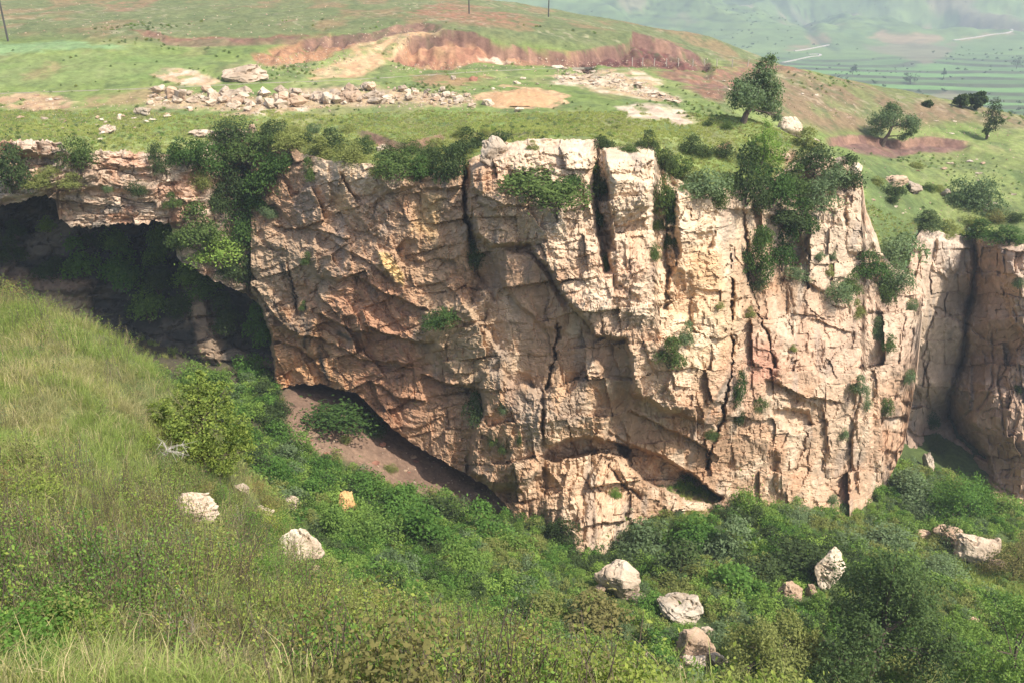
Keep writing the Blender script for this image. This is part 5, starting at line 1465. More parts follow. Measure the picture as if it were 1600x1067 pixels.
shrubs([
    (14, 275, 62, 62, DK, "at the left edge beside the capped ledge block"), (122, 252, 56, 44, MD, "right of the capped block on the banded ledge"), (75, 272, 34, 16, OL, "under the capped block on the banded ledge"), (60, 288, 40, 18, OL, "on the sloping shelf of the banded ledge"), (112, 288, 40, 16, OL, "in the middle of the sloping ledge shelf"),
    (215, 298, 30, 24, DK, "alone on the face of the banded ledge"), (168, 297, 17, 14, GY, "small and left of the lone shrub on the ledge face"), (252, 258, 30, 44, DK, "hanging over the right part of the banded ledge"), (72, 355, 28, 22, BR, "at the dark mouth of the great hollow"), (312, 290, 34, 30, OL, "on broken rock right of the banded ledge"), (270, 320, 24, 18, MD, "on the corner of the banded ledge"), (20, 400, 40, 30, DK, "inside the great hollow at far left"),
], "shrubs on the banded ledge", .2)
shrubs([
    (290, 245, 60, 40, DP, "on the slope left of the gully head"), (318, 255, 50, 46, DP, "directly under the jutting slab at the gully head"), (366, 215, 64, 40, DK, "crowning the gully head"), (428, 208, 46, 28, DK, "on the grass right of the gully head"), (395, 240, 64, 50, MD, "spilling over the right lip of the gully"),
    (352, 262, 50, 50, DP, "in the upper throat of the gully"), (412, 285, 72, 60, DP, "broad and leafy on the right wall of the gully"), (375, 300, 54, 60, DK, "in shade in the middle of the gully"), (440, 262, 44, 40, DP, "at the left end of the great cliff rim"), (345, 318, 40, 44, DK, "low in the shaded left side of the gully"),
    (308, 365, 62, 46, MD, "bright topped on the ramp below the gully"), (335, 400, 70, 44, BR, "on the outer edge of the ramp over the hollow"), (378, 372, 50, 70, DP, "tall against the cliff at the gully foot"), (385, 430, 44, 66, DK, "hanging down where the gully meets the cliff"), (250, 390, 28, 46, BR, "dangling over the dark hollow"), (356, 425, 40, 30, DK, "on the underside of the ramp"), (280, 380, 36, 30, MD, "at the left tip of the ramp"), (405, 320, 34, 30, DP, "on the left arris of the great cliff"), (420, 335, 26, 20, GY, "small on rubble at the left arris of the great cliff"),
], "shrubs of the wooded gully", .25)
shrubs([
    (484, 276, 26, 28, MD, "between two rim pinnacles at the left of the great cliff"), (462, 208, 40, 16, OL, "low on the turf right of the gully"), (490, 205, 26, 16, GY, "small and round on the meadow edge"), (500, 240, 46, 24, OL, "draped over the rim beside the pinnacle"), (545, 250, 60, 38, OL, "above the pale nose of the great cliff"), (575, 225, 24, 18, MD, "beside the bare earth scar"),
    (618, 262, 84, 42, MD, "sprawling right of the pale nose"), (655, 272, 52, 38, DP, "hanging over the rim in the middle of the shaded flank"), (606, 245, 40, 22, DK, "behind the sprawling rim shrub"), (705, 268, 60, 56, DK, "tall beside the vertical slot"), (680, 248, 40, 26, DK, "left of the slot shrub below the earth scar"), (728, 232, 44, 30, DK, "behind the perched boulder"), (782, 222, 42, 24, DK, "on the turf right of the perched boulder"), (760, 210, 20, 12, OL, "low on the turf above the perched boulder"), (720, 212, 26, 14, OL, "low in the grass right of the earth scar"),
    (452, 228, 50, 34, OL, "feathery on the turf above the left rim pinnacles"), (520, 228, 46, 26, DK, "low behind the pale nose of the great cliff"), (560, 240, 50, 30, DK, "dark between the bare earth scar and the pale nose"), (640, 238, 44, 26, MD, "right under the bare earth scar"), (665, 252, 44, 30, MD, "hugging the rim left of the slot shrub"), (690, 232, 40, 24, OL, "olive tuft at the right tip of the bare earth scar"), (715, 246, 40, 34, DK, "squeezed between the slot shrub and the perched boulder"), (752, 226, 34, 24, DK, "peeping out behind the perched boulder"), (430, 226, 40, 26, MD, "at the turf edge right of the gully thicket"), (475, 222, 34, 20, DK, "little and dark on the turf edge above the pinnacles"), (540, 206, 26, 14, OL, "lone and low on the meadow above the earth scar"), (590, 270, 36, 20, OL, "dry looking under the sprawling rim shrub"), (1060, 268, 44, 34, MD, "over the left end of the yellowish face"), (1082, 284, 44, 32, OL, "draped over the rim left of the feathery one"), (1140, 296, 40, 34, DK, "where the yellowish rim meets the dark mass"),
    (845, 298, 124, 52, MD, "very wide on the ledge below the square rim block"), (806, 282, 60, 44, DP, "at the left end of the wide ledge thicket"), (890, 296, 50, 34, DP, "at the right end of the wide ledge thicket"), (832, 232, 20, 12, OL, "small on top of the square rim block"), (942, 230, 34, 26, DK, "behind the cleft between rim blocks"), (936, 300, 30, 38, MD, "in the upper cleft between rim blocks"), (938, 345, 26, 40, MD, "lower in the cleft between rim blocks"),
    (980, 236, 36, 14, MD, "on top of the right rim pillar"), (1012, 230, 34, 24, DK, "behind the right rim pillar"), (1036, 262, 40, 44, DK, "on the right shoulder of the rim pillar"), (1038, 320, 40, 60, MD, "upper one in the recess right of the rim pillar"), (1050, 345, 26, 50, DP, "in the shaded side of the recess right of the pillar"), (1028, 355, 22, 20, MD, "small at the left of the pillar recess"), (1046, 380, 28, 30, MD, "middle one in the recess right of the pillar"), (1022, 402, 28, 28, MD, "lowest one in the recess right of the pillar"),
    (1078, 236, 38, 32, DK, "round and alone on the meadow right of the rim pillar"), (1103, 244, 30, 20, DK, "left one of two low ones on the meadow edge"), (1124, 240, 36, 24, DK, "right one of two low ones on the meadow edge"), (1100, 300, 74, 48, GY, "over the rim of the yellowish cliff face"), (1124, 312, 40, 44, MD, "at the right end of the yellowish cliff rim"), (1108, 196, 20, 10, DK, "left of the windswept tree"), (1134, 199, 20, 12, MD, "small below the windswept tree"),
], "shrubs along the rim of the great cliff", .15)
shrubs([
    (1168, 296, 70, 66, DK, "left one of the dark mass below the young tree"), (1205, 300, 70, 60, DP, "right one of the dark mass below the young tree"), (1182, 322, 40, 44, DK, "hanging under the dark mass below the young tree"), (1240, 288, 56, 44, MD, "right of the dark mass on the broken rim"), (1272, 256, 60, 44, DK, "at the head of the broken rim"), (1258, 228, 46, 26, OL, "behind the pale boulder right of the windswept tree"), (1300, 290, 60, 46, GY, "on a step of the broken rim"), (1322, 284, 44, 38, DK, "beside the outermost rim corner"), (1288, 312, 66, 44, GY, "above the broken columns of the right face"),
    (1225, 340, 70, 36, DK, "upper left one on the shelf above the hollow in the right face"), (1252, 352, 50, 40, DP, "upper right one on the shelf above the right hollow"), (1192, 376, 40, 32, MD, "at the top of the hollow in the right face"), (1180, 416, 52, 60, DP, "largest in the hollow of the right face"), (1225, 402, 54, 52, DP, "at the right of the hollow in the right face"), (1190, 442, 40, 40, DK, "lowest in the hollow of the right face"),
    (1250, 428, 40, 16, GY, "small under the hollow of the right face"), (1281, 404, 16, 16, GY, "tiny between the broken columns"), (1300, 402, 14, 14, GY, "tiny at the right of the broken columns"), (1296, 428, 14, 14, OL, "tiny under the broken columns"), (1308, 458, 50, 30, GY, "tufted below the broken columns"), (1330, 448, 34, 30, MD, "tufted right of the broken columns"),
    (1358, 420, 54, 28, DP, "flat on the step near the right silhouette"), (1402, 400, 70, 56, GY, "on the grassy ramp behind the right silhouette"), (1396, 440, 56, 44, GY, "lower on the grassy ramp behind the right silhouette"), (1386, 462, 36, 40, MD, "where the grassy ramp pinches out"), (1376, 520, 24, 36, GY, "on the slope below the grassy ramp"), (1390, 540, 24, 26, MD, "small near the right arris of the cliff"), (1425, 482, 16, 22, GY, "on the right arris of the cliff"), (1340, 490, 22, 22, OL, "small on the upper right face"),
], "shrubs on the broken right part of the cliff", .25)
shrubs([
    (740, 408, 34, 46, DK, "in the hole at the foot of the vertical slot"), (691, 500, 54, 32, DP, "on the small ledge of the shaded flank"), (745, 645, 40, 56, DK, "in the niche left of the pale pinnacle"), (1046, 560, 44, 36, MD, "on the lit slab over the lower overhang"), (1072, 532, 26, 30, GY, "above the slab shrub over the lower overhang"), (948, 418, 24, 34, MD, "under the dark hole below the cleft"), (788, 640, 18, 22, GY, "small right of the pale pinnacle"), (772, 690, 18, 22, MD, "left of a pair low on the central buttress"), (788, 702, 18, 20, MD, "right of a pair low on the central buttress"), (812, 690, 10, 26, MD, "slim on the central buttress"),
    (1150, 620, 22, 60, DP, "in the long crack right of the lower overhang"), (1152, 655, 16, 36, DK, "low in the long crack right of the lower overhang"), (1191, 634, 28, 22, MD, "alone in the middle of the right face"), (1112, 682, 24, 18, MD, "on the tip over the lower overhang"), (1344, 606, 26, 22, GY, "upper one beside the pale rib of the right face"), (1382, 640, 22, 32, MD, "right of the pale rib of the right face"), (1356, 630, 18, 30, GY, "in the groove of the pale rib"), (1318, 680, 20, 18, GY, "low at the left of the pale rib"), (1300, 780, 16, 14, GY, "at the toe of the right face"), (1240, 545, 14, 12, OL, "tiny on the pinkish right face"), (1122, 480, 16, 12, OL, "tiny on the yellowish face"), (480, 410, 18, 16, MD, "small on the left of the shaded flank"), (475, 482, 14, 12, MD, "tiny above the left overhang bands"), (1172, 492, 16, 14, OL, "tiny beside the diagonal groove"),
    (1420, 590, 18, 24, GY, "at the left foot of the pale slab in the corner"), (1455, 660, 26, 26, DP, "dark in the foot of the cliff corner"), (1465, 700, 26, 22, DK, "in shade at the bottom of the cliff corner"), (1592, 445, 18, 16, GY, "on the right wall of the corner"), (1590, 610, 14, 14, DK, "on the shaded right wall of the corner"),
    (520, 640, 116, 34, DP, "long grassy mass in shade under the lip of the overhang"), (585, 662, 50, 30, DP, "at the right of the grassy mass under the lip"), (440, 640, 40, 26, DK, "at the left foot of the great cliff"),
], "shrubs on the cliff face", .22)
shrubs([
    (1393, 304, 42, 22, DK, "on the flat topped rock of the bench"), (1505, 318, 54, 50, GY, "left one of two feathery ones on the bench"), (1546, 326, 60, 52, GY, "right one of two feathery ones on the bench"), (1392, 316, 26, 14, DK, "small and dark below the bench rock"), (1450, 298, 24, 14, MD, "low between the bench rocks"), (1470, 300, 22, 12, OL, "low and dull right of the bench outcrop"), (1555, 345, 28, 18, RU, "dull and rusty on the bench near the right edge"), (1448, 352, 50, 20, DK, "at the top of the corner cliff"), (1480, 364, 40, 18, OL, "on the turf lip of the corner cliff"), (1530, 372, 50, 24, DP, "hanging over the top of the cliff corner"), (1570, 378, 60, 20, DP, "on the rim of the right wall"), (1520, 350, 34, 16, OL, "behind the rim of the corner cliff"), (1585, 345, 26, 18, DK, "at the right edge of the bench"), (1430, 262, 20, 10, OL, "low on the slope above the bench"), (1370, 288, 30, 14, OL, "at the left end of the bench by the cliff"),
], "shrubs on the grassy bench")
shrubs([
    (440, 690, 56, 40, GD, "on the left edge of the bare earth below the buttress corner"), (475, 712, 50, 36, GM, "lower on the left edge of the bare earth"), (425, 664, 44, 36, DK, "in the shade at the buttress corner above the bare earth"), (515, 742, 60, 40, GD, "above the orange rock at the edge of the bare earth"), (575, 765, 60, 36, GM, "at the lower edge of the bare earth"), (640, 785, 66, 40, GD, "at the lower edge of the bare earth towards the lip"), (700, 800, 60, 36, GM, "almost under the lip of the overhang"), (385, 690, 50, 40, GD, "right behind the yellowish bush tree"), (540, 690, 22, 14, OL, "alone in the middle of the bare earth"), (610, 735, 24, 14, OL, "small on the lower part of the bare earth"),
    (560, 775, 70, 50, GD, "topmost one right of the orange rock"), (620, 800, 90, 50, GD, "below the bare earth in the gorge thicket"), (690, 815, 90, 54, DK, "under the lip of the overhang in the gorge thicket"), (760, 838, 90, 54, GD, "left of the fluted apron"), (810, 870, 70, 50, GM, "beside the foot of the fluted apron"), (660, 850, 100, 60, GD, "in the middle of the gorge thicket"), (580, 845, 90, 56, GM, "in the left middle of the gorge thicket"), (520, 835, 70, 44, GM, "just right of the white boulder"), (430, 760, 60, 60, GD, "below the yellowish bush tree"), (500, 770, 60, 44, GD, "left of the orange rock"), (400, 740, 50, 44, DK, "in the shade beside the yellowish bush tree"), (460, 720, 50, 36, GY, "on the edge of the red earth"), (720, 890, 90, 50, GM, "lower right one of the gorge thicket"), (620, 905, 90, 60, GY, "silvery leaved in front of the gorge thicket"),
    (890, 850, 40, 60, DK, "growing in a groove of the fluted apron"), (868, 835, 30, 44, DK, "at the left groove of the fluted apron"), (960, 775, 22, 20, GM, "small on the rock apron"), (1010, 860, 90, 64, GY, "upper left one of the feathery thicket"), (1080, 850, 100, 56, GD, "below the rock apron in the feathery thicket"), (1140, 870, 90, 56, GY, "in the middle of the feathery thicket"), (1060, 905, 90, 56, DK, "right of the angular boulder"), (1180, 900, 90, 50, DK, "lower middle one of the feathery thicket"), (1250, 895, 110, 56, DK, "broad left of the white spur"), (1140, 930, 90, 50, GD, "left of the brownish rock pillar"), (1200, 960, 60, 44, BR, "yellow lit under the rock pillar"), (1270, 965, 50, 40, GM, "in front of the rock pillar"), (1175, 800, 50, 50, GM, "at the foot of the long crack"), (1240, 815, 60, 30, GY, "at the base of the right face"), (1370, 850, 80, 40, GY, "feathery below the toe of the right face"),
    (918, 985, 130, 74, RU, "broad and rust tinged left of the small white boulders"), (850, 965, 80, 50, OL, "left of the rust tinged gorge bush"), (1420, 770, 70, 34, GY, "on the slope below the right arris"), (1440, 800, 60, 30, GY, "left of the round dark tree"), (1480, 850, 46, 40, DK, "on the ridge of tan rock"), (1510, 842, 50, 34, GM, "under the round dark tree"), (1580, 800, 60, 30, GM, "right of the round dark tree"), (1400, 905, 90, 44, GM, "right of the white spur"), (1465, 900, 70, 40, GY, "left of the ribbed slab"), (1560, 960, 70, 34, GD, "below the ribbed slab on the grass strip"), (1448, 1072, 110, 56, OL, "low and orange tinged between the two lowest gorge trees"), (1120, 1000, 50, 40, GY, "right of the brown slanted boulder"), (1440, 1000, 70, 50, DK, "behind the leafy corner tree"), (1010, 950, 60, 36, GD, "right of the angular boulder foot"), (1330, 860, 60, 36, GY, "above the white spur"), (1590, 1000, 60, 40, GD, "at the right edge above the corner tree"),
], "shrubs of the gorge")

shrubs([
    (262, 372, 36, 40, GM, "leafy on the right edge of the hollow mouth"), (240, 405, 30, 40, GM, "trailing down the right edge of the hollow mouth"), (300, 430, 50, 30, BR, "sunlit under the arch right of the hollow"), (320, 455, 50, 40, GM, "under the arch right of the hollow"), (180, 380, 40, 34, GM, "tucked below the lip in the middle of the hollow"), (230, 480, 60, 50, GM, "in the centre of the great hollow below the largest one"), (300, 590, 50, 40, GM, "at the back foot of the great hollow"), (345, 600, 50, 40, GM, "at the back foot of the hollow right of the pale streak"),
    (130, 415, 50, 44, GD, "left of the middle in the dark great hollow"), (195, 425, 70, 60, GD, "largest one in the dark great hollow"), (245, 440, 50, 46, DK, "right of the largest one in the dark great hollow"), (285, 480, 40, 40, DK, "left of the pale streak inside the great hollow"), (350, 500, 50, 46, DK, "right of the pale streak inside the great hollow"), (400, 520, 46, 50, GD, "close to the buttress edge inside the great hollow"), (395, 580, 50, 50, GD, "on the floor of the great hollow by the buttress"), (412, 610, 40, 34, DK, "lowest one beside the buttress edge in the great hollow"), (150, 380, 36, 28, DK, "under the roof in the middle of the great hollow"), (80, 425, 44, 34, DK, "on the inner shelf of the great hollow"), (215, 480, 44, 36, DK, "low in the middle of the great hollow"), (25, 360, 30, 24, DK, "under the roof at the left of the great hollow"),
], "shrubs inside the great hollow", .3)

# ------------------------------------------------------------------ grass and undergrowth nobody could count
def tuft_data(seed, n=24, wid=.03, spread=.30, lean=.35):
    rng = np.random.default_rng(seed)
    a = rng.uniform(0, 6.283, n)
    r = spread * np.sqrt(rng.uniform(0, 1, n))
    b = np.stack([r * np.cos(a), r * np.sin(a), np.full(n, -.06)], 1)
    h = rng.uniform(.45, 1.05, n)
    la = a + rng.normal(size=n) * .9
    ll = np.abs(rng.normal(size=n)) * lean + .05
    dr = np.stack([np.cos(la), np.sin(la), 0 * la], 1)
    m = b + np.stack([dr[:, 0] * ll * .35 * h, dr[:, 1] * ll * .35 * h, h * .6], 1)
    e = b + np.stack([dr[:, 0] * ll * 1.1 * h, dr[:, 1] * ll * 1.1 * h, h * (1 - .3 * ll)], 1)
    t = rng.uniform(0, 6.283, n)
    s = np.stack([np.cos(t), np.sin(t), 0 * t], 1) * wid / 2
    V = np.stack([b - s, b + s, m + s * .8, m - s * .8, e], 1).reshape(-1, 3)
    i = np.arange(n)[:, None] * 5
    return V, [i + np.array([[0, 1, 2, 3]]), i + np.array([[3, 2, 4]])]


def sprig_data(seed, stems=4, lv=16, leaf=.055, spread=.22):
    rng = np.random.default_rng(seed)
    parts = []
    for s in range(stems):
        a = rng.uniform(0, 6.283)
        b = np.array([math.cos(a), math.sin(a), 0]) * spread * rng.uniform(.2, 1)
        e = b + np.array([math.cos(a) * rng.uniform(.05, .3), math.sin(a) * rng.uniform(.05, .3), rng.uniform(.6, 1.05)])
        m = (b + e) / 2 + rng.normal(size=3) * .05
        V, F = tube([b - [0, 0, .08], m, e], [.008, .006, .003], 3)
        parts.append((V, F, 1))
        k = rng.uniform(.25, 1, lv)[:, None]
        c = np.where(k < .5, b + (m - b) * k * 2, m + (e - m) * (k * 2 - 1)) + rnd_unit(rng, lv) * rng.uniform(.02, .14, lv)[:, None]
        V, F = leaves(rng, c, rnd_unit(rng, lv) * .3 + [0, 0, .5], leaf, .62, .8)
        parts.append((V, F, 0))
    return join(parts)


def plant_source(V, Fs, mats, M=None):
    me = mesh_from("plant_source", V, Fs, mats, M)
    o = bpy.data.objects.new("plant_source", me)
    return o


SRC = {}


def source_set(key, objs):
    c = bpy.data.collections.new(key)
    for i, o in enumerate(objs):
        o.name = f"{key}_{i:02d}"
        c.objects.link(o)
    SRC[key] = c
    return len(objs)


def scatter(name, key, P, idx, scl, rot, label=None):
    """one object whose points carry the plants of a source set"""
    me = bpy.data.meshes.new(name)
    me.vertices.add(len(P))
    me.vertices.foreach_set("co", np.asarray(P, np.float32).ravel())
    for nm, ty, fld, arr in (("pick", 'INT', "value", np.asarray(idx, np.int32)), ("size", 'FLOAT', "value", np.asarray(scl, np.float32)), ("turn", 'FLOAT_VECTOR', "vector", np.asarray(rot, np.float32).ravel())):
        at_ = me.attributes.new(nm, ty, 'POINT')
        at_.data.foreach_set(fld, arr)
    o = obj(name, me)
    ng = bpy.data.node_groups.new(name, 'GeometryNodeTree')
    ng.interface.new_socket("Geometry", in_out='INPUT', socket_type='NodeSocketGeometry')
    ng.interface.new_socket("Geometry", in_out='OUTPUT', socket_type='NodeSocketGeometry')
    gi, go = ng.nodes.new('NodeGroupInput'), ng.nodes.new('NodeGroupOutput')
    ci = ng.nodes.new('GeometryNodeCollectionInfo')
    ci.inputs[0].default_value = SRC[key]
    ci.inputs[1].default_value = True
    ci.inputs[2].default_value = True
    ip = ng.nodes.new('GeometryNodeInstanceOnPoints')
    ip.inputs['Pick Instance'].default_value = True

    def na(nm, ty):
        n = ng.nodes.new('GeometryNodeInputNamedAttribute')
        n.data_type = ty
        n.inputs[0].default_value = nm
        return n.outputs[0]
    ng.links.new(gi.outputs[0], ip.inputs['Points'])
    ng.links.new(ci.outputs[0], ip.inputs['Instance'])
    ng.links.new(na("pick", 'INT'), ip.inputs['Instance Index'])
    ng.links.new(na("turn", 'FLOAT_VECTOR'), ip.inputs['Rotation'])
    ng.links.new(na("size", 'FLOAT'), ip.inputs['Scale'])
    ng.links.new(ip.outputs[0], go.inputs[0])
    md = o.modifiers.new("plants", 'NODES')
    md.node_group = ng
    return tag(o, label, None, None, 'stuff')


def bil(Gd, fi, fj):
    i0 = np.clip(np.floor(fi).astype(int), 0, Gd.shape[0] - 2)
    j0 = np.clip(np.floor(fj).astype(int), 0, Gd.shape[1] - 2)
    a, b = np.clip(fi - i0, 0, 1), np.clip(fj - j0, 0, 1)
    return Gd[i0, j0] * (1 - a) * (1 - b) + Gd[i0 + 1, j0] * a * (1 - b) + Gd[i0, j0 + 1] * (1 - a) * b + Gd[i0 + 1, j0 + 1] * a * b


NP = np.random.default_rng(99)


def clear(X, Y, k=.52, front=1.3):
    ok = np.ones(len(X), bool)
    for bx, by, r in ROCKS:
        f = np.clip((by - Y) / (r * front), 0, 1)
        d = np.hypot(X - bx * (1 - (by - Y) / by), np.where(Y < by, (by - Y) / front, (Y - by)))
        ok &= d > r * k
    return ok


def low_points(n, x0, x1, y0, y1, amax=.78):
    X = NP.uniform(x0, x1, n)
    Y = NP.uniform(y0, y1, n)
    k = np.abs(X) < amax * np.maximum(Y, 17)
    X, Y = X[k], Y[k]
    fj = (X / np.maximum(Y, 22) + 1) / 2 * (len(a2) - 1)
    fi = np.log(Y / 2.0) / np.log(75.0) * (len(y2) - 1)
    return X, Y, fi, fj


def plat_points(n, y1, amax=.66):
    Y = NP.uniform(97, y1, n)
    X = NP.uniform(-1, 1, n) * amax * Y
    a = X / Y
    R_ = np.interp(a, rim_a, rim_y)
    k = Y > R_ + .9
    X, Y, a, R_ = X[k], Y[k], a[k], R_[k]
    fj = np.interp(a, a1, np.arange(len(a1)))
    fi = (np.log(Y / (R_ + .7)) / np.log(345.0 / (R_ + .7))) ** (1 / 1.15) * (nr - 1)
    return X, Y, fi, fj


def turns(n, tilt=.15):
    return np.stack([NP.normal(size=n) * tilt, NP.normal(size=n) * tilt, NP.uniform(0, 6.283, n)], 1)


tuft = lambda s, m, **k: plant_source(*tuft_data(s, **k), [m])
n_gr = source_set("meadow_tuft", [tuft(1, GR_GREEN, n=20, wid=.12, spread=.6), tuft(2, GR_LIME, n=20, wid=.12, spread=.6), tuft(3, GR_DULL, n=20, wid=.12, spread=.6), tuft(4, GR_LIME, n=18, wid=.13, spread=.7)])
X, Y, fi, fj = plat_points(52000, 128)
Z = bil(GZ, fi, fj)
E = bil(earth, fi, fj)
px_, py_ = proj(X, Y, Z)
k = (E < .45 + .3 * NP.uniform(-1, 1, len(X))) & (np.sin(X * .9) * np.sin(Y * .7) + NP.uniform(-1, 1, len(X)) > -.6)
X, Y, Z = X[k], Y[k], Z[k]
nz_ = fbm(X / 9, Y / 9, 0, 3, 1301)
idx = np.where(nz_ + NP.normal(size=len(X)) * .25 > .15, 1, np.where(NP.uniform(size=len(X)) < .35, 2, np.where(NP.uniform(size=len(X)) < .5, 0, 3)))
scatter("meadow_grass", "meadow_tuft", np.stack([X, Y, Z], 1), idx, NP.uniform(.14, .34, len(X)), turns(len(X)))
_w = bush_data(47, 260, .11, 7, 0, .8)
source_set("meadow_weed", [plant_source(_w[0], _w[1], [m, M_BARK], _w[2]) for m in (LG_MID, LF_OLIVE, LF_MID, LF_GREY)])
X, Y, fi, fj = plat_points(22000, 205)
Z = bil(GZ, fi, fj)
k = (fbm(X / 12, Y / 16, 4, 4, 1311) + NP.normal(size=len(X)) * .25 > .42 + .1 * (Y > 150)) & (bil(earth, fi, fj) < .5)
X, Y, Z = X[k], Y[k], Z[k]
scatter("meadow_weeds", "meadow_weed", np.stack([X, Y, Z], 1), NP.integers(0, 4, len(X)), NP.uniform(.25, .75, len(X)) ** 1.3 * np.clip(Y / 140, 1, 1.4), turns(len(X), .1))

# near slope
source_set("slope_tuft", [tuft(11, GR_LIME, n=26, wid=.018, lean=.7), tuft(12, GR_DULL, n=26, wid=.018, lean=1.0), tuft(13, GR_GREEN, n=26, wid=.020, lean=.8), tuft(14, GR_DULL, n=24, wid=.018, lean=.8), tuft(15, GR_STRAW, n=12, wid=.012, lean=.4), tuft(16, GR_GREEN, n=26, wid=.020, lean=1.1)])
sp = lambda s, m, **k: (lambda d: plant_source(d[0], d[1], [m, M_BARK], d[2]))(sprig_data(s, **k))
def tw_src(sd_):
    """bare grey stems"""
    rg = np.random.default_rng(sd_)
    ps = []
    for s in range(7):
        a = rg.uniform(0, 6.283)
        e = np.array([math.cos(a) * rg.uniform(.1, .4), math.sin(a) * rg.uniform(.1, .4), rg.uniform(.6, 1.1)])
        ps.append((*tube([[0, 0, -.1], e * .5 + rg.normal(size=3) * .05, e], [.010, .007, .003], 3), 0))
        for q in range(4):
            kk = rg.uniform(.3, .9)
            ps.append((*tube([e * kk, e * kk + rg.normal(size=3) * .12 + [0, 0, .08]], [.005, .002], 3), 0))
    V, Fs, M = join(ps)
    return plant_source(V * [.7, .7, .62], Fs, [M_BARK if sd_ == 82 else M_TWIG])


sb_ = []
for q, (m_, sd_2) in enumerate(((LG_MID, 71), (LF_RUST, 72), (LF_OLIVE, 73), (LG_DEEP, 74), (LF_YELLOW, 75))):
    V, Fs, M = bush_data(sd_2, 1500, .042, 13, .5, .8)
    sb_.append(plant_source(V, Fs, [m_, M_BARK], M))
source_set("slope_sprig", sb_[:0] + [sp(21, LG_MID, leaf=.045, lv=24), sp(22, LF_OLIVE, leaf=.042, lv=24), sp(23, LF_YELLOW, leaf=.042, lv=24), sp(24, LF_RUST, leaf=.04, lv=22), sp(25, LF_BRIGHT, leaf=.05, lv=20), sp(26, LG_DEEP, leaf=.045, lv=24), sp(27, LF_GREY, leaf=.04), sp(28, LF_RUST, lv=22, leaf=.03)] + sb_ + [tw_src(s_d) for s_d in (81, 82)])
KNOLL = [(-400, 440), (0, 470), (120, 488), (265, 560), (300, 640), (275, 720), (200, 770), (80, 740), (-50, 730), (-400, 730)]
FOOT = [(-200, 1005), (120, 1025), (330, 1040), (440, 1070), (520, 1110), (560, 1300), (-200, 1300)]
X, Y, fi, fj = low_points(60000, -42, 20, 7.5, 47, .80)
Z = bil(LZ, fi, fj)
qx, qy = proj(X, Y, Z)
n1_ = fbm(X / 3.0, Y / 3.0, 0, 4, 1401)
sk = smooth(-45, 45, sdpoly(qx, qy, KNOLL, 300) + 60 * n1_)
sf = smooth(-25, 25, sdpoly(qx, qy, FOOT, 300) + 30 * n1_)
isg = NP.uniform(size=len(X)) < np.clip(np.maximum(np.maximum(sk, sf) * .92, .40), 0, 1)
far_keep = NP.uniform(size=len(X)) < np.clip(.35 + 14 / Y, 0, 1)
cl_ = clear(X, Y, .55, 1.0)
g = isg & far_keep & cl_
u1 = NP.uniform(size=len(X))
n2_ = fbm(X / 1.6, Y / 1.6, 3, 3, 1403)
gi = np.where(u1 < .10, 4, np.where(n2_ > .22, 3, np.where(n2_ > -.1, np.where(u1 < .55, 0, 1), np.where(u1 < .6, 2, 5))))
gs = NP.uniform(.35, .75, len(X)) * np.where(gi == 4, 1.5, 1.0)
scatter("slope_grass", "slope_tuft", np.stack([X, Y, Z], 1)[g], gi[g], gs[g], turns(g.sum(), .2))
s_m = cl_ & ((qx < 985) | (NP.uniform(size=len(X)) < .04)) & (~isg) & (NP.uniform(size=len(X)) < .62)
n3_ = fbm(X / 2.4, Y / 2.4, 7, 4, 1405) + NP.normal(size=len(X)) * .16
si = np.select([n3_ < -.30, n3_ < -.10, n3_ < .02, n3_ < .20, n3_ < .30], [5, 0, 1, 2, 7], 3)
si = np.where(u1 < .12, 4, np.where(u1 > .93, 6, si))
ss = NP.uniform(.55, 1.25, len(X)) * (1 + .5 * n1_)
bsh = NP.uniform(size=len(X)) < .055 * smooth(.1, -.2, fbm(X / 3.5, Y / 3.5, 11, 3, 1407)) + .008 + .03 * smooth(380, 560, qx)
si = np.where(bsh, 8 + NP.integers(0, 5, len(X)), si)
ss = np.where(bsh, NP.uniform(.9, 1.9, len(X)), ss)
si = np.where(NP.uniform(size=len(X)) < .012, 13 + NP.integers(0, 2, len(X)), si)
scatter("slope_undergrowth", "slope_sprig", np.stack([X, Y, Z], 1)[s_m], si[s_m], ss[s_m], turns(s_m.sum(), .22))

# scrub of the far slopes
_f = bush_data(48, 160, .14, 6, 0, .8)
source_set("far_bush", [plant_source(_f[0], _f[1], [m, M_BARK], _f[2]) for m in (LF_DARK, LF_MID)])
q = 9000
Yf = 520 * (3400 / 520) ** NP.uniform(0, 1, q)
Xf = NP.uniform(.02, .62, q) * Yf
fj = (Xf / Yf + .9) / 1.8 * (len(a3) - 1)
fi = np.log(Yf / 420) / np.log(4600 / 420) * (len(y3) - 1)
Zf = bil(FZ, fi, fj)
twf = bil(tw, fi, fj)
rf = bil(rise, fi, fj)
k = (fbm(Xf / 160, Yf / 260, 5, 4, 1551) + NP.normal(size=q) * .12 > .26 - .28 * (twf > .8) * (rf < .3)) & (NP.uniform(size=q) < np.where(rf < .3, .35, .8))
scatter("distant_scrub", "far_bush", np.stack([Xf, Yf, Zf], 1)[k], NP.integers(0, 2, k.sum()), NP.uniform(2, 6, k.sum()), turns(k.sum(), .1))

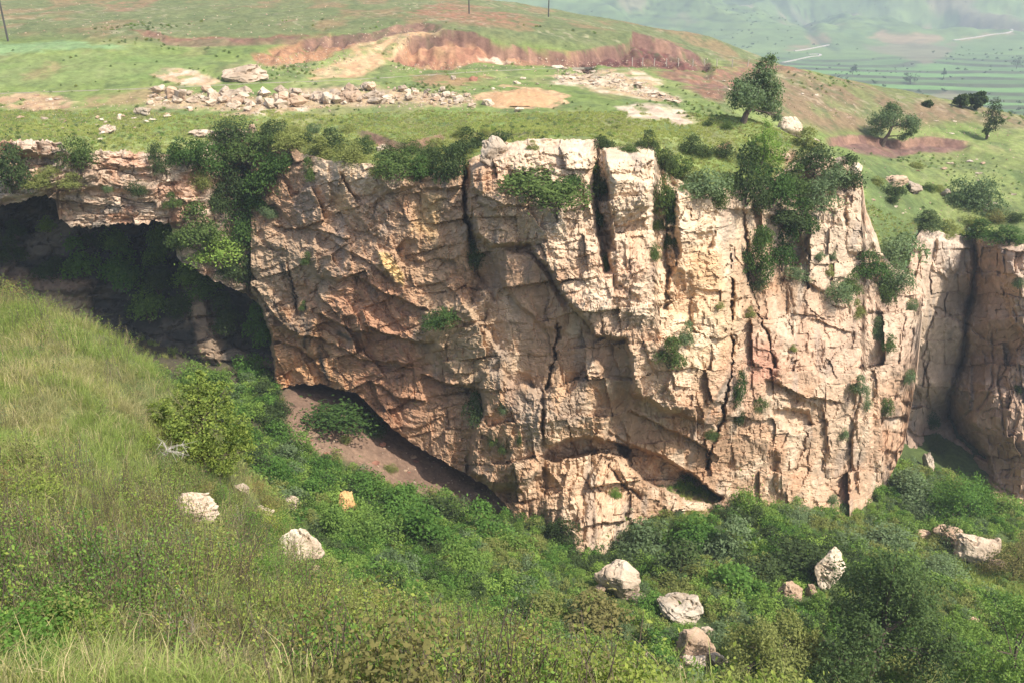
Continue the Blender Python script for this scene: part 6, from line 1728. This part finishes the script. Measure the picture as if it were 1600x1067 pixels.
# gorge floor
_b = {k: bush_data(*v) for k, v in {0: (41, 420, 0.085, 7), 1: (42, 420, 0.085, 6, .6, .6), 2: (43, 460, .08, 8, 0, .5)}.items()}
gsrc = []
for m in (LG_DEEP, LG_MID, LF_DARK, LF_BRIGHT, LF_GREY, LF_OLIVE):
    for q in (0, 1, 2):
        V, Fs, M = _b[q]
        gsrc.append(plant_source(V, Fs, [m, M_BARK], M))
source_set("gorge_bush", gsrc)
X, Y, fi, fj = low_points(26000, -62, 92, 46, 124, .80)
Z = bil(LZ, fi, fj)
qx, qy = proj(X, Y, Z)
tal = bil(talus, fi, fj)
mea = bil(np.maximum(mead, np.maximum(apr, tr_)), fi, fj)
u1 = NP.uniform(size=len(X))
ok_ = clear(X, Y)
k = ok_ & (tal < .2 + .2 * u1) & (mea < .3) & (Y < np.where(X > 38, 124, 112))
n4_ = fbm(X / 9, Y / 9, 0, 4, 1501) + NP.normal(size=len(X)) * .14
mi = np.select([n4_ < -.22, n4_ < -.02, n4_ < .14, n4_ < .28], [2, 0, 1, 4], 5)
mi = np.where(u1 < .20, 3, mi)
bs = NP.uniform(.8, 2.6, len(X)) * (1 + .6 * fbm(X / 6, Y / 6, 2, 3, 1503))
k &= NP.uniform(size=len(X)) < .5
scatter("gorge_undergrowth", "gorge_bush", np.stack([X, Y, Z], 1)[k], (mi * 3 + NP.integers(0, 3, len(X)))[k], bs[k], turns(k.sum(), .12))
source_set("gorge_tuft", [tuft(61, GR_GREEN, n=22, wid=.07), tuft(62, GR_LIME, n=22, wid=.07), tuft(63, GR_GREEN, n=22, wid=.08, lean=.6)])
g = (tal < .25) & ((u1 < .3) | (mea > .3))
scatter("gorge_grass", "gorge_tuft", np.stack([X, Y, Z], 1)[g], NP.choice([0, 1, 2], len(X))[g], NP.uniform(.5, 1.0, len(X))[g], turns(g.sum(), .2))

# small rubble between the stones that can be told apart
rs_ = []
for i in range(6):
    for m in (M_STONE, M_TAN):
        me = STONES[i].copy()
        me.materials.append(m)
        rs_.append(bpy.data.objects.new("plant_source", me))
source_set("rubble_piece", rs_)
P_, S_ = [], []
for n, xr, yf, sz in ((1500, (232, 745), lambda x: np.interp(x, rx, ryy) + NP.normal() * 8 - 2, (.15, .6)), (700, (865, 1062), lambda x: np.interp(x, [868, 950, 1056], [118, 126, 158]) + NP.uniform(-14, 12) * (1 if x < 1020 else .4), (.2, .7)),
                      (260, (60, 320), lambda x: 200 - (x - 60) * .2 + NP.normal() * 14, (.12, .4)), (160, (0, 110), lambda x: 162 + NP.normal() * 8, (.12, .4)), (260, (640, 860), lambda x: NP.uniform(112, 178), (.1, .35)), (500, (1090, 1580), lambda x: np.interp(x, [1090, 1300, 1580], [118, 150, 196]) + NP.uniform(0, 40), (.12, .5)),
                      (260, (610, 930), lambda x: np.interp(x, [610, 930], [108, 100]) + NP.normal() * 5, (.15, .6)), (160, (920, 1110), lambda x: 102 + NP.normal() * 5, (.15, .6)), (200, (400, 560), lambda x: 98 + NP.normal() * 7, (.15, .6)), (250, (1350, 1600), lambda x: NP.uniform(240, 350), (.1, .4)), (400, (10, 690), lambda x: NP.uniform(4, 60), (.15, .6)), (300, (400, 640), lambda x: 112 - (x - 400) * .2 + NP.normal() * 14, (.15, .5)), (190, (440, 780), lambda x: np.interp(x, [440, 600, 780], [680, 720, 780]) + NP.normal() * 18, (.1, .45))):
    for q in range(n):
        x = NP.uniform(*xr)
        p, d = pick(x, float(yf(x)))
        P_.append(p)
        S_.append(sz[0] + (sz[1] - sz[0]) * NP.uniform() ** 2)
scatter("rubble", "rubble_piece", np.array(P_), NP.integers(0, 12, len(P_)), S_, turns(len(P_), .5))
# ------------------------------------------------------------------ the air
hm = bpy.data.materials.new("haze_air")
hm.use_nodes = True
hn = hm.node_tree
hn.nodes.clear()
ho = N(hn, 'ShaderNodeOutputMaterial')
hv = N(hn, 'ShaderNodeVolumePrincipled')
hv.inputs['Color'].default_value = (0.76, 0.88, 1.0, 1)
hv.inputs['Density'].default_value = 0.00027
hv.inputs['Anisotropy'].default_value = 0.1
hn.links.new(hv.outputs[0], ho.inputs['Volume'])
hx, hy0, hy1, hz0, hz1 = 4700.0, -60.0, 4800.0, -260.0, 420.0
hvts = [(x, y, z) for x in (-hx, hx) for y in (hy0, hy1) for z in (hz0, hz1)]
hf = [(0, 1, 3, 2), (4, 6, 7, 5), (0, 4, 5, 1), (2, 3, 7, 6), (0, 2, 6, 4), (1, 5, 7, 3)]
tag(obj("haze", mesh_from("haze", hvts, np.array(hf), [hm])), kind='stuff')
